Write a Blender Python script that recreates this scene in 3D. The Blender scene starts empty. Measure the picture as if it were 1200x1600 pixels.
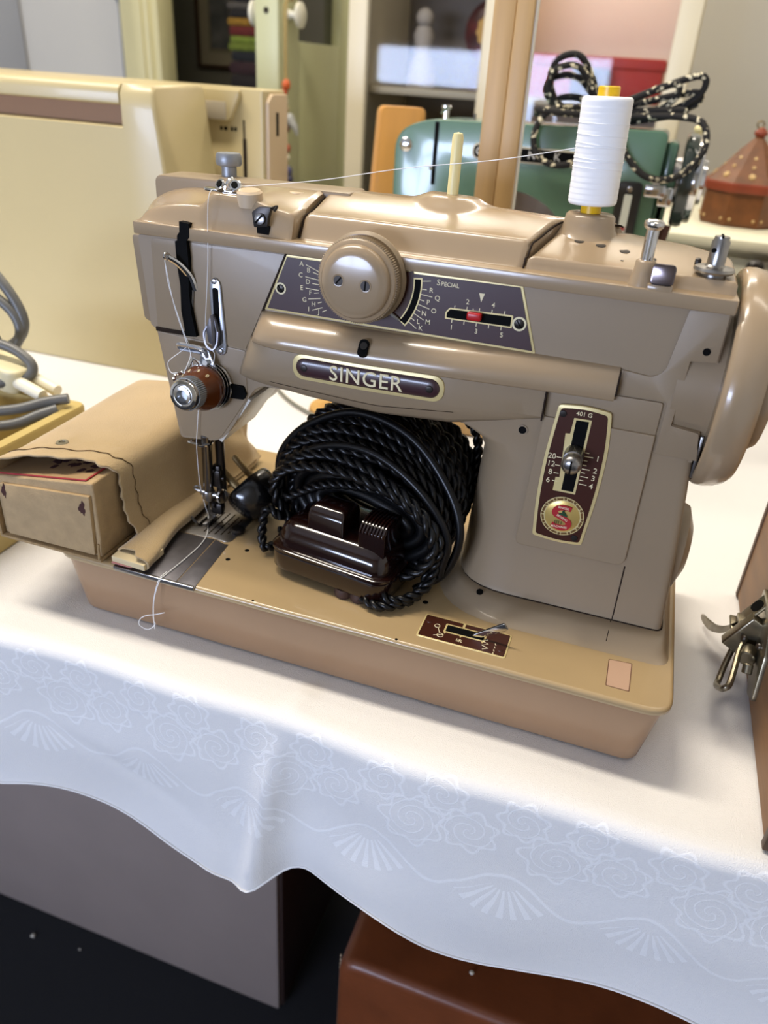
import bpy, bmesh, math, random
from mathutils import Vector, Matrix
random.seed(7)
S = bpy.context.scene
PI = math.pi

# ------------------------------------------------------------------ camera, world, light, exposure
# Coordinates in this script are millimetres in a frame whose origin is the front left corner of the
# sewing machine's bed (x along the bed, y away from the viewer, z up); the floor is at z = -776.
Z0 = 776.0
def W(x, y, z): return Vector((x*.001, y*.001, (z+Z0)*.001))

cam_d = bpy.data.cameras.new('camera'); cam = bpy.data.objects.new('camera', cam_d)
S.collection.objects.link(cam); S.camera = cam
CR = ((0.94350374, 0.32603136, 0.05919663), None, (-0.25516446, 0.82882928, -0.49792884))
right = Vector(CR[0]).normalized(); fwd = Vector(CR[2]).normalized()
right = (right - fwd*right.dot(fwd)).normalized(); up = right.cross(fwd)
M = Matrix((right, up, -fwd)).transposed().to_4x4(); M.translation = W(311.131, -317.197, 269.8)
cam.matrix_world = M
cam_d.sensor_fit = 'VERTICAL'; cam_d.sensor_height = 36.0; cam_d.lens = 1192.26/1600*36
cam_d.clip_start = .02; cam_d.clip_end = 50
cam_d.dof.use_dof = True; cam_d.dof.focus_distance = .415; cam_d.dof.aperture_fstop = 8.0

S.view_settings.view_transform = 'Standard'; S.view_settings.look = 'None'
S.view_settings.gamma = 1; S.view_settings.use_curve_mapping = False
S.view_settings.exposure = 0.0

wd = bpy.data.worlds.new('world'); S.world = wd; wd.use_nodes = True
wd.node_tree.nodes['Background'].inputs[0].default_value = (.75, .85, 1, 1)
wd.node_tree.nodes['Background'].inputs[1].default_value = .25

def area(name, loc, tgt, sx, sy, power, col):
    d = bpy.data.lights.new(name, 'AREA'); d.shape = 'RECTANGLE'; d.size = sx; d.size_y = sy
    d.energy = power; d.color = col
    o = bpy.data.objects.new(name, d); S.collection.objects.link(o)
    o.location = loc; o.rotation_euler = (Vector(tgt)-Vector(loc)).to_track_quat('-Z', 'Y').to_euler()
    return o
# two ceiling tubes of the shop and the daylight of its window behind the viewer
area('ceiling_tube_left', (-.62, .12, 2.42), (-.62, .12, 0), 1.2, .16, 38, (1, .90, .76))
area('ceiling_tube_right', (.9, .5, 2.42), (.9, .5, 0), 1.2, .16, 6, (1, .9, .76))
area('ceiling_tube_back', (-.1, 1.6, 2.42), (-.1, 1.6, 0), 1.2, .16, 22, (1, .91, .78))
area('window_daylight', (-.86, -2.68, 1.006), (-.86, 0, 1.006), 1.48, .40, 74, (.60, .71, 1))

# ------------------------------------------------------------------ materials
def hx(h):
    c = [int(h[i:i+2], 16)/255 for i in (0, 2, 4)]
    return tuple((v/12.92 if v <= .04045 else ((v+.055)/1.055)**2.4) for v in c)+(1,)
MATS = {}
def mat(name, col, rough=.5, metal=0, var=0, vscale=40, bump=0, bscale=300, coat=0, col2=None, spec=None, stretch=None):
    if name in MATS: return MATS[name]
    m = bpy.data.materials.new(name); m.use_nodes = True; nt = m.node_tree; N = nt.nodes; L = nt.links
    b = N['Principled BSDF']; b.inputs['Base Color'].default_value = hx(col)
    b.inputs['Roughness'].default_value = rough; b.inputs['Metallic'].default_value = metal
    if coat: b.inputs['Coat Weight'].default_value = coat; b.inputs['Coat Roughness'].default_value = .08
    if spec is not None: b.inputs['Specular IOR Level'].default_value = spec
    tc = N.new('ShaderNodeTexCoord'); src = tc.outputs['Object']
    if stretch:
        mp = N.new('ShaderNodeMapping'); mp.inputs['Scale'].default_value = stretch
        L.new(src, mp.inputs[0]); src = mp.outputs[0]
    if var or col2:
        n = N.new('ShaderNodeTexNoise'); n.inputs['Scale'].default_value = vscale; n.inputs['Detail'].default_value = 6
        L.new(src, n.inputs['Vector'])
        r = N.new('ShaderNodeValToRGB')
        c = hx(col); 
        if col2: c0 = hx(col2); c1 = c; r.color_ramp.elements[0].position = .38; r.color_ramp.elements[1].position = .62
        else:
            c0 = tuple(v*(1-var) for v in c[:3])+(1,); c1 = tuple(min(1, v*(1+var)) for v in c[:3])+(1,)
            r.color_ramp.elements[0].position = .3; r.color_ramp.elements[1].position = .7
        r.color_ramp.elements[0].color = c0; r.color_ramp.elements[1].color = c1
        L.new(n.outputs['Fac'], r.inputs[0]); L.new(r.outputs[0], b.inputs['Base Color'])
    if bump:
        n2 = N.new('ShaderNodeTexNoise'); n2.inputs['Scale'].default_value = bscale; n2.inputs['Detail'].default_value = 4
        L.new(src, n2.inputs['Vector'])
        bp = N.new('ShaderNodeBump'); bp.inputs['Strength'].default_value = bump; bp.inputs['Distance'].default_value = .001
        L.new(n2.outputs['Fac'], bp.inputs['Height']); L.new(bp.outputs[0], b.inputs['Normal'])
    MATS[name] = m; return m

enamel = mat('beige_enamel', '8f7d64', .4, var=.04, vscale=15, coat=.07)
enamel_top = mat('cover_enamel', '9b866a', .24, var=.03, vscale=15, coat=.25)
bed_m = mat('bed_enamel', 'a89069', .3, var=.05, vscale=20, coat=.3)
base_m = mat('pink_bakelite', '9a7a5b', .34, var=.06, vscale=12, coat=.15)
ivory = mat('ivory_paint', 'd9c98f', .4)
gold = mat('pale_gold_trim', 'd8c58c', .35, metal=.25)
brown_pl = mat('brown_plate', '3a2226', .32, coat=.3)
brown_red = mat('red_brown_plate', '3d1c12', .3, coat=.3)
black = mat('black_void', '050505', .7, spec=.1)
groove = mat('dark_groove', '2a211b', .8, spec=.1)
chrome = mat('chrome', 'd8d8d8', .12, metal=1)
steel = mat('steel', '9a9896', .3, metal=1, var=.1, vscale=200)
dsteel = mat('brushed_steel_plate', '77757a', .38, metal=.9, var=.12, vscale=120)
dark_steel = mat('dark_screw_steel', '3a3633', .35, metal=.8)
red_pl = mat('red_plastic', 'b3161a', .3)
letter = mat('cream_lettering', 'e6d9b0', .5)
bake = mat('brown_bakelite', '1a0906', .14, coat=.4)
blackp = mat('black_plastic', '0c0b0b', .22, coat=.3)
blackc = mat('black_rubber_cable', '080809', .34, spec=.35)
brass = mat('aged_brass', '8d7750', .5, metal=.6)
white_th = mat('white_thread', 'f2f2f2', .65)
yellow = mat('yellow_plastic', 'dcae0c', .35)
amber = mat('amber_plastic', '562a0c', .2, coat=.4)

# ------------------------------------------------------------------ mesh helpers (all in mm)
def nb(): return bmesh.new()
def merge(dst, src, mtx=None):
    if mtx is not None: bmesh.ops.transform(src, matrix=mtx, verts=src.verts)
    mp = {v: dst.verts.new(v.co) for v in src.verts}
    for f in src.faces:
        try: dst.faces.new([mp[v] for v in f.verts])
        except ValueError: pass
    src.free(); return dst
def bev(t, w, seg=2, ang=30, flt=None):
    if w <= 0: return
    bmesh.ops.recalc_face_normals(t, faces=t.faces)
    es = [e for e in t.edges if len(e.link_faces) == 2 and math.degrees(e.calc_face_angle(0)) > ang and (flt is None or flt(e))]
    if es: bmesh.ops.bevel(t, geom=es, offset=w, segments=seg, profile=.5, affect='EDGES', clamp_overlap=True)
def box(bm, x0, x1, y0, y1, z0, z1, b=0, seg=2, mtx=None):
    t = nb()
    vs = [t.verts.new((x, y, z)) for x in (x0, x1) for y in (y0, y1) for z in (z0, z1)]
    for q in ((0,1,3,2), (4,6,7,5), (0,4,5,1), (2,3,7,6), (0,2,6,4), (1,5,7,3)): t.faces.new([vs[i] for i in q])
    bev(t, b, seg); merge(bm, t, mtx); return bm
def ax3(axis, p, h):
    return {'x': (h, p[0], p[1]), 'y': (p[0], h, p[1]), 'z': (p[0], p[1], h)}[axis]
def prism(bm, poly, axis, a, b, w=0, seg=2, mtx=None, flt=None):
    t = nb()
    A = [t.verts.new(ax3(axis, p, a)) for p in poly]; B = [t.verts.new(ax3(axis, p, b)) for p in poly]
    n = len(poly)
    t.faces.new(A); t.faces.new(B[::-1])
    for i in range(n): t.faces.new((A[i], B[i], B[(i+1) % n], A[(i+1) % n]))
    bev(t, w, seg, flt=flt); bmesh.ops.recalc_face_normals(t, faces=t.faces); merge(bm, t, mtx); return bm
def rpoly(pts, r, n=5):
    """round the corners of a polygon; r one radius or a list"""
    out = []; N = len(pts)
    for i, p in enumerate(pts):
        rr = r[i] if isinstance(r, (list, tuple)) else r
        p = Vector(p); a = Vector(pts[i-1]); c = Vector(pts[(i+1) % N])
        if rr <= 0: out.append(tuple(p)); continue
        da = (a-p); dc = (c-p); l = min(rr, da.length*.49, dc.length*.49)
        s = p+da.normalized()*l; e = p+dc.normalized()*l
        for k in range(n+1):
            t = k/n; out.append(tuple(s*(1-t)**2+p*2*t*(1-t)+e*t*t))
    return out
def rrect(x0, x1, y0, y1, r, n=5): return rpoly([(x0, y0), (x1, y0), (x1, y1), (x0, y1)], r, n)
def basis(d):
    d = Vector(d).normalized(); a = Vector((0, 0, 1)) if abs(d.z) < .9 else Vector((1, 0, 0))
    u = d.cross(a).normalized(); return u, d.cross(u).normalized(), d
def lathe(bm, prof, o, d, seg=32, rfun=None):
    """prof: list of (radius, height along d)"""
    t = nb(); u, v, d = basis(d); o = Vector(o); rings = []
    for r, h in prof:
        if r <= 1e-6: rings.append([t.verts.new(o+d*h)])
        else: rings.append([t.verts.new(o+d*h+(u*math.cos(2*PI*k/seg)+v*math.sin(2*PI*k/seg))*r*(rfun(k) if rfun else 1)) for k in range(seg)])
    for A, B in zip(rings, rings[1:]):
        for k in range(seg):
            k2 = (k+1) % seg
            if len(A) == 1 and len(B) == 1: continue
            if len(A) == 1: t.faces.new((A[0], B[k], B[k2]))
            elif len(B) == 1: t.faces.new((A[k], B[0], A[k2]))
            else: t.faces.new((A[k], B[k], B[k2], A[k2]))
    for R_ in (rings[0], rings[-1]):
        if len(R_) > 1: t.faces.new(R_)
    bmesh.ops.recalc_face_normals(t, faces=t.faces); merge(bm, t); return bm
def cyl(bm, o, d, r, h, seg=24, b=0):
    b = min(b, r*.5, h*.45)
    p = [(0, 0), (r-b, 0), (r, b), (r, h-b), (r-b, h), (0, h)] if b else [(0, 0), (r, 0), (r, h), (0, h)]
    return lathe(bm, p, o, d, seg)
def ball(bm, o, r, sz=1, seg=16):
    return lathe(bm, [(r*math.sin(PI*k/10), -r*sz*math.cos(PI*k/10)) for k in range(11)], o, (0, 0, 1), seg)
def smooth(pts, n=6, closed=False):
    P = [Vector(p) for p in pts]; N = len(P); out = []
    rng = range(N if closed else N-1)
    for i in rng:
        p0 = P[i-1] if (closed or i > 0) else P[0]*2-P[1]
        p1 = P[i]; p2 = P[(i+1) % N]
        p3 = P[(i+2) % N] if (closed or i+2 < N) else P[-1]*2-P[-2]
        for k in range(n):
            t = k/n
            out.append(.5*((2*p1)+(p2-p0)*t+(2*p0-5*p1+4*p2-p3)*t*t+(3*p1-p0-3*p2+p3)*t**3))
    if not closed: out.append(P[-1])
    return out
def frames(P, closed):
    n = len(P); T = []
    for i in range(n):
        a = P[i-1] if (closed or i > 0) else P[i]; b = P[(i+1) % n] if (closed or i < n-1) else P[i]
        d = b-a; T.append(d.normalized() if d.length > 1e-9 else Vector((0, 0, 1)))
    u = basis(T[0])[0]; F = []
    for i in range(n):
        u = (u-T[i]*u.dot(T[i]))
        u = u.normalized() if u.length > 1e-6 else basis(T[i])[0]
        F.append((u.copy(), T[i].cross(u)))
    return F
def tube(bm, pts, r, seg=8, closed=False, flat=1, cap=True):
    P = [Vector(p) for p in pts]; F = frames(P, closed); rings = []
    for i, p in enumerate(P):
        rr = r(i/(len(P)-1)) if callable(r) else r
        u, v = F[i]
        rings.append([bm.verts.new(p+(u*math.cos(2*PI*k/seg)*flat+v*math.sin(2*PI*k/seg))*rr) for k in range(seg)])
    R = rings+([rings[0]] if closed else [])
    for A, B in zip(R, R[1:]):
        for k in range(seg): bm.faces.new((A[k], A[(k+1) % seg], B[(k+1) % seg], B[k]))
    if not closed and cap: bm.faces.new(rings[0][::-1]); bm.faces.new(rings[-1])
    return bm
def twist(bm, pts, r, off, pitch, seg=6, strands=2, closed=False):
    P = [Vector(p) for p in pts]; F = frames(P, closed); L = [0]
    for a, b in zip(P, P[1:]): L.append(L[-1]+(b-a).length)
    for s in range(strands):
        q = []
        for p, (u, v), l in zip(P, F, L):
            a = 2*PI*(l/pitch+s/strands); q.append(p+(u*math.cos(a)+v*math.sin(a))*off)
        tube(bm, q, r, seg)
    return bm
def resample(P, step):
    out = [P[0]]; acc = 0
    for a, b in zip(P, P[1:]):
        d = (b-a).length
        while acc+d >= step:
            t = (step-acc)/d; a = a+(b-a)*t; d = (b-a).length; out.append(a.copy()); acc = 0
        acc += d
    return out
def loft(bm, loops, cap=True, closed=True):
    t = nb(); R = [[t.verts.new(p) for p in l] for l in loops]; n = len(R[0])
    for A, B in zip(R, R[1:]):
        for k in range(n if closed else n-1): t.faces.new((A[k], A[(k+1) % n], B[(k+1) % n], B[k]))
    if cap and closed: t.faces.new(R[0][::-1]); t.faces.new(R[-1])
    bmesh.ops.recalc_face_normals(t, faces=t.faces); merge(bm, t); return bm
def grid(bm, f, nu, nv, both=0):
    """surface f(u,v); with both>0 a solid sheet of that thickness (along -z-ish normal)"""
    V = [[bm.verts.new(f(i/nu, j/nv)) for j in range(nv+1)] for i in range(nu+1)]
    for i in range(nu):
        for j in range(nv): bm.faces.new((V[i][j], V[i+1][j], V[i+1][j+1], V[i][j+1]))
    return bm
def sst(a, b, x):
    t = max(0, min(1, (x-a)/(b-a))); return t*t*(3-2*t)
def lerp(tab, x):
    if x <= tab[0][0]: return tab[0][1]
    for (a, va), (b, vb) in zip(tab, tab[1:]):
        if x <= b: return va+(vb-va)*(x-a)/(b-a)
    return tab[-1][1]
def text(bm, s, size, o, xd=(1, 0, 0), yd=(0, 0, 1), ext=.12, bold=.0, align='CENTER', space=1):
    c = bpy.data.curves.new('t', 'FONT'); c.body = s; c.size = size; c.extrude = ext; c.offset = bold
    c.align_x = align; c.align_y = 'CENTER'; c.space_character = space; c.resolution_u = 3
    o_ = bpy.data.objects.new('t', c); S.collection.objects.link(o_)
    me = bpy.data.meshes.new_from_object(o_.evaluated_get(bpy.context.evaluated_depsgraph_get()))
    bpy.data.objects.remove(o_); bpy.data.curves.remove(c)
    t = nb(); t.from_mesh(me); bpy.data.meshes.remove(me)
    xd = Vector(xd).normalized(); yd = Vector(yd); yd = (yd-xd*yd.dot(xd)).normalized(); zd = xd.cross(yd)
    m = Matrix((xd, yd, zd)).transposed().to_4x4(); m.translation = Vector(o)
    merge(bm, t, m); return bm

# ------------------------------------------------------------------ object helpers
LOC = {}
def thing(name, label, cat, loc, group=None):
    o = bpy.data.objects.new(name, None); S.collection.objects.link(o); o.empty_display_size = .01
    o.location = W(*loc); LOC[o] = o.location.copy(); o['label'] = label; o['category'] = cat
    if group: o['group'] = group
    return o
def obj(name, bm, m, parent=None, ang=35, label=None, sub=0, solid=0, flat=False):
    off = LOC.get(parent, Vector((0, 0, 0))); org = off.copy()
    if parent is None:
        xs = [v.co for v in bm.verts]
        org = W((min(v.x for v in xs)+max(v.x for v in xs))/2, (min(v.y for v in xs)+max(v.y for v in xs))/2, min(v.z for v in xs))
    for v in bm.verts: v.co = W(*v.co)-org
    me = bpy.data.meshes.new(name); bm.to_mesh(me); bm.free()
    if not flat:
        for p in me.polygons: p.use_smooth = True
        me.set_sharp_from_angle(angle=math.radians(ang))
    me.materials.append(m)
    o = bpy.data.objects.new(name, me); S.collection.objects.link(o)
    if parent is not None: o.parent = parent; LOC[o] = off
    else: o.location = org; LOC[o] = org
    if solid:
        md = o.modifiers.new('solid', 'SOLIDIFY'); md.thickness = solid*.001; md.offset = -1
    if sub:
        md = o.modifiers.new('sub', 'SUBSURF'); md.levels = sub; md.render_levels = sub
    if label: o['label'] = label
    return o
def tag(o, label, cat, group=None):
    o['label'] = label; o['category'] = cat
    if group: o['group'] = group
    return o
def struct(name, bm, m, parent=None, label=None, **k):
    o = obj(name, bm, m, parent, **k)
    if parent is None: o['kind'] = 'structure'
    if label: o['label'] = label
    return o

# ------------------------------------------------------------------ the room
carpet = mat('dark_carpet', '15161a', .95, var=.5, vscale=900, bump=.8, bscale=900)
wall_m = mat('pale_grey_wall', 'd0cdc4', .8, var=.02, vscale=4, bump=.05, bscale=200)
ceil_m = mat('white_ceiling', 'e6e4de', .9)
cream_wood = mat('cream_paint', 'd8cf9f', .45, var=.03, vscale=8)
closet_m = mat('closet_wall', '8d897a', .8)
X0, X1, Y0, Y1, ZF, ZC = -2700, 1300, -2600, 1900, -776, 1724
struct('floor', box(nb(), X0-60, X1+60, Y0-60, 2800, ZF-30, ZF), carpet)
struct('ceiling', box(nb(), X0-60, X1+60, Y0-60, 2800, ZC, ZC+30), ceil_m)
struct('wall_left', box(nb(), X0-60, X0, Y0-60, Y1+60, ZF, ZC), wall_m)
struct('wall_right', box(nb(), X1, X1+60, Y0-60, Y1+60, ZF, ZC), wall_m)
b = nb(); box(b, X0, -1130, Y1, Y1+60, ZF, ZC); box(b, -430, X1, Y1, Y1+60, ZF, ZC); box(b, -1130, -430, Y1, Y1+60, 1230, ZC)
struct('wall_back', b, wall_m)
b = nb(); box(b, X0, -1620, Y0-60, Y0, ZF, ZC); box(b, -100, X1, Y0-60, Y0, ZF, ZC); box(b, -1620, -100, Y0-60, Y0, ZF, 20); box(b, -1620, -100, Y0-60, Y0, 440, ZC)
struct('wall_front', b, wall_m)
b = nb(); 
for x in (-1620, -880, -130): box(b, x, x+30, Y0-50, Y0-10, 20, 440)
box(b, -1620, -100, Y0-50, Y0-10, 20, 40); box(b, -1620, -100, Y0-50, Y0-10, 420, 440)
struct('window_1', b, cream_wood)
b = nb(); box(b, -1700, -1640, Y1+60, 2740, ZF, ZC); box(b, -330, -270, Y1+60, 2740, ZF, ZC); box(b, -1700, -270, 2740, 2790, ZF, ZC)
struct('wall_closet', b, closet_m)
# door opening in the back wall: frame, leaf standing open towards the viewer
b = nb()
box(b, -1244, -1150, 1868, 1902, ZF, 1290, 4); box(b, -1156, -1128, 1880, 1962, ZF, 1230, 3); box(b, -1205, -1168, 1858, 1870, ZF, 1290, 4)
box(b, -1244, -380, 1868, 1902, 1230, 1300, 4)
struct('trim_1', b, cream_wood, label='cream door frame around the dark cupboard opening')
dk_glass = mat('dark_door_glass', '3d3e3a', .12)
door_m = mat('pale_green_door_paint', 'c3c49b', .42, var=.02, vscale=6)
door = bpy.data.objects.new('door_1', None); S.collection.objects.link(door); door.location = W(-430, 1850, ZF); LOC[door] = door.location.copy()
door['kind'] = 'structure'; door['label'] = 'cream door standing open edge-on with white oval knobs'
b = nb(); box(b, -453, -405, 1160, 1250, ZF, 1210, 4); box(b, -453, -405, 1460, 1850, ZF, 1210, 4); box(b, -453, -405, 1250, 1460, ZF, 312, 2); box(b, -453, -405, 1250, 1460, 1100, 1210, 2)
obj('door_leaf', b, door_m, door)
obj('door_pane', box(nb(), -433, -425, 1245, 1465, 308, 1105), dk_glass, door)
b = nb(); cyl(b, (-429, 1158.5, 355), (0, 1, 0), 5, 4, 12); obj('keyhole', b, groove, door)
knob_m = mat('white_china_knob', 'e9e5d2', .25, coat=.4)
for sx, x in ((1, -405), (-1, -453)):
    b = nb(); lathe(b, [(0, 0), (9, 0), (7, 6), (6, 12), (14, 16), (21, 20), (21, 25), (14, 29), (0, 30)], (x, 1205, 352), (sx, 0, 0), 24); obj('door_knob', b, knob_m, door)

# things seen through the doorway
pic = thing('framed_picture', 'brown framed small picture with wide mat inside the dark cupboard', 'picture', (-1420, 2735, 250))
wood_dk = mat('dark_frame_wood', '4a2c1a', .4)
b = nb(); 
for q in ((-1512, -1500, 246, 580), (-1332, -1320, 246, 580)): box(b, q[0], q[1], 2718, 2740, q[2], q[3], 2)
box(b, -1512, -1320, 2718, 2740, 246, 258, 2); box(b, -1512, -1320, 2718, 2740, 568, 580, 2)
obj('frame', b, wood_dk, pic)
obj('mat_board', box(nb(), -1502, -1330, 2730, 2739, 256, 570), mat('mat_board', 'b9ae92', .8), pic)
obj('inner_mount', box(nb(), -1462, -1360, 2728, 2731, 300, 500), mat('inner_mount', '9f957b', .8), pic)
obj('print', box(nb(), -1452, -1370, 2726, 2729, 312, 488), mat('grey_print', '5d5f60', .7, col2='8b8b86', vscale=14), pic)
st = obj('storage_cabinet', box(nb(), -1060, -700, 2060, 2360, ZF, 200, 3), mat('black_cabinet', '14110f', .6)); tag(st, 'dark low cabinet in the cupboard carrying the folded cloths', 'cabinet')
cl = [('1c1512', 'dark brown', 40), ('2b1518', 'dark plum', 34), ('17191c', 'charcoal', 28), ('5f6b22', 'olive green', 20), ('6b7a28', 'lime green', 18), ('5a1c16', 'dark red', 26), ('85621a', 'mustard yellow', 20), ('1a1716', 'black', 22), ('4b4640', 'taupe', 18), ('15131a', 'blackish', 40)]
where = ['at the bottom of the stack', 'second from the bottom', 'under the olive green one', 'below the lime green one', 'on the olive green one', 'under the mustard one', 'on the dark red one', 'above the mustard one', 'second from the top of the stack', 'topmost in the stack']
z = 200
for (c, nm, h), wh in zip(cl, where):
    b = nb(); dx = random.uniform(-8, 8)
    prism(b, rrect(z, z+h-1, -1015+dx, -830+dx*.3, h*.45, 4), 'y', 2080, 2260, 0, mtx=None) if False else prism(b, [(p[0], p[1]) for p in rrect(-1015+dx, -830, z, z+h-1, h*.42, 4)], 'y', 2085, 2255, 3)
    tag(obj('folded_cloth', b, mat('cloth_'+c, c, .9, var=.25, vscale=90, bump=.4, bscale=200)), f'{nm} folded cloth {wh} in the cupboard', 'cloth', 'folded cloths in the dark cupboard'); z += h
# bead string on the door knob
def shift(b_):
    for v in b_.verts: v.co.x += 18
    return b_
bs = thing('bead_string', 'string of orange and red beads hanging from the white door knob', 'ornament', (-402, 1138, 140))
b = nb(); tube(b, smooth([(-385, 1180, 372), (-384, 1155, 376), (-382, 1144, 330), (-381, 1142, 250), (-382, 1141, 150), (-378, 1141, 95)], 6), 1.6, 6); tube(b, smooth([(-385, 1180, 372), (-392, 1160, 366), (-386, 1145, 320), (-384, 1142, 250)], 6), 1.6, 6); obj('cord', b, mat('tan_cord', 'a58e57', .8), bs)
for (x, z, r, c, nm) in ((-399, 240, 8, 'd0602c', 'orange_bead'), (-402, 229, 6, 'c05a35', 'orange_bead'), (-400, 212, 5, 'd8d2b8', 'glass_bead'), (-399, 200, 5, 'b9a27c', 'glass_bead'), (-392, 184, 9, 'a8a9a6', 'metal_bead'), (-399, 168, 7, '5b2620', 'brown_bead'), (-398, 134, 7, 'a8402a', 'red_bead'), (-397, 118, 5, 'cfc8ae', 'glass_bead'), (-396, 94, 9, '4a4a68', 'blue_bead'), (-393, 80, 8, '33304a', 'blue_bead')):
    b = nb(); ball(b, (x, 1141, z), r, 1.2, 12); obj(nm, shift(b),  mat('bead_'+c, c, .3), bs)
b = nb(); tube(b, smooth([(-390, 1140, 182), (-380, 1139, 170), (-376, 1139, 158)], 4), lambda t: 7*(1-t)+2, 8); obj('metal_charm', shift(b), mat('bead_a8a9a6', 'a8a9a6', .3), bs)
# blue flex down the wall and the grey shelf unit at the far left
b = nb(); tube(b, smooth([(-1262, 1893, 620), (-1264, 1893, 420), (-1256, 1893, 390), (-1258, 1893, 200), (-1255, 1893, -300)], 6), 6, 8); tag(obj('wall_cable', b, mat('blue_grey_flex', '58627a', .5)), 'blue grey cable running down the wall beside the door frame', 'cable')
sh = thing('shelf_unit', 'grey open shelf unit at the far left edge of the back wall', 'shelf', (-1850, 1750, ZF))
grey_lam = mat('grey_laminate', 'a3a7b2', .5)
obj('side_panel', box(nb(), -1632, -1607, 1660, 1890, ZF, 900, 2), grey_lam, sh)
obj('back_panel', box(nb(), -2150, -1632, 1878, 1890, ZF, 900), mat('grey_laminate_dark', '6d7078', .6), sh)
for z in (-400, -50, 296, 640): obj('shelf', box(nb(), -2150, -1632, 1602, 1878, z, z+24, 2), grey_lam, sh)

# display cabinet with glass front
sc = thing('display_cabinet', 'cream framed glass fronted display cabinet behind the green machine', 'cabinet', (14, 1350, ZF))
frame_m = mat('cabinet_cream_paint', 'ddd3b8', .4, var=.02, vscale=6)
b = nb()
for x in (-286, -38, 276): box(b, x, x+(36 if x != -38 else 32), 1200, 1226, ZF, 900, 3)
box(b, -250, -38, 1203, 1224, ZF, ZF+120, 2); box(b, -6, 276, 1203, 1224, ZF, ZF+120, 2)
obj('frame', b, frame_m, sc)
b = nb(); box(b, -286, -262, 1226, 1500, ZF, 900); box(b, 290, 314, 1226, 1500, ZF, 900); box(b, -262, 290, 1226, 1500, ZF, ZF+60); obj('carcass', b, frame_m, sc)
obj('back_panel', box(nb(), -262, -21, 1488, 1500, ZF+60, 900), mat('cabinet_back', '6e6459', .7, var=.1, vscale=5), sc)
obj('back_panel', box(nb(), -21, 290, 1488, 1500, ZF+60, 900), mat('cabinet_back_pale', 'd3bfae', .7, var=.04, vscale=5), sc)
for z in (-420, -90, 236, 560):
    obj('shelf', box(nb(), -262, -26, 1250, 1486, z, z+12, 1), frame_m, sc); obj('shelf', box(nb(), -16, 290, 1250, 1486, z, z+12, 1), frame_m, sc)
obj('divider', box(nb(), -26, -16, 1230, 1488, ZF+60, 900), frame_m, sc)
gl = bpy.data.materials.new('window_glass'); gl.use_nodes = True; nt = gl.node_tree; nt.nodes.clear()
o_ = nt.nodes.new('ShaderNodeOutputMaterial'); mx = nt.nodes.new('ShaderNodeMixShader'); tr = nt.nodes.new('ShaderNodeBsdfTransparent'); gs = nt.nodes.new('ShaderNodeBsdfGlossy'); fr = nt.nodes.new('ShaderNodeFresnel')
gs.inputs['Roughness'].default_value = .03; fr.inputs['IOR'].default_value = 1.27
nt.links.new(fr.outputs[0], mx.inputs[0]); nt.links.new(tr.outputs[0], mx.inputs[1]); nt.links.new(gs.outputs[0], mx.inputs[2]); nt.links.new(mx.outputs[0], o_.inputs[0])
obj('glass_pane', box(nb(), -252, -36, 1212, 1215, ZF+118, 900), gl, sc); obj('glass_pane', box(nb(), -8, 278, 1212, 1215, ZF+118, 900), gl, sc)
ld = bpy.data.lights.new('cabinet_fill', 'POINT'); ld.energy = .8; ld.color = (1, .92, .84); ld.shadow_soft_size = .03  # unseen point light added to brighten the right compartment
lo = bpy.data.objects.new('cabinet_fill', ld); S.collection.objects.link(lo); lo.location = W(150, 1330, 520)
# things inside the cabinet
red_m = mat('red_card', 'b3332a', .5)
rb = thing('storage_box', 'red storage box on the cabinet shelf behind the black flecked cord', 'box', (130, 1360, 248))
obj('body', box(nb(), 0, 268, 1290, 1430, 248, 300, 2), red_m, rb); obj('lid', box(nb(), -3, 271, 1287, 1433, 300, 318, 3), red_m, rb)
b = nb(); lathe(b, [(0, 0), (34, 0), (34, 44), (30, 50), (0, 50)], (150, 1262, 248), (0, 0, 1), 24); tag(obj('canister', b, mat('slate_canister', '3a3d42', .4)), 'small dark grey canister standing before the red box', 'canister')
doll = thing('figurine', 'pale draped figurine on the cabinet shelf behind glass', 'figurine', (-190, 1360, 248))
b = nb(); lathe(b, [(0, 0), (30, 0), (24, 40), (14, 60), (20, 90), (14, 104), (0, 104)], (-190, 1360, 248), (0, 0, 1), 20); obj('body', b, mat('pale_plaster', '9d958a', .7), doll)
b = nb(); ball(b, (-190, 1360, 366), 17); obj('head', b, mat('pale_plaster', '9d958a', .7), doll)
pl = thing('ornate_plate', 'gilt ornamental plate with dark red ground in the cabinet', 'plate', (-75, 1420, 248))
b = nb(); lathe(b, [(0, 6), (36, 6), (56, 0), (58, 3), (38, 10), (0, 10)], (-70, 1440, 352), (0, -1, .15), 40); obj('dish', b, mat('dark_red_glaze', '5a1d20', .25, col2='3a1a18', vscale=30), pl)
b = nb(); lathe(b, [(22, 9), (32, 9), (32, 14), (22, 14)], (-70, 1440, 352), (0, -1, .15), 40, rfun=lambda k: 1+.06*math.sin(k*1.9)); obj('gilt_ring', b, mat('gilt', 'a8854a', .35, metal=.7), pl)
b = nb(); box(b, -110, -30, 1420, 1470, 248, 296, 2); obj('stand', b, wood_dk, pl)

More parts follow.
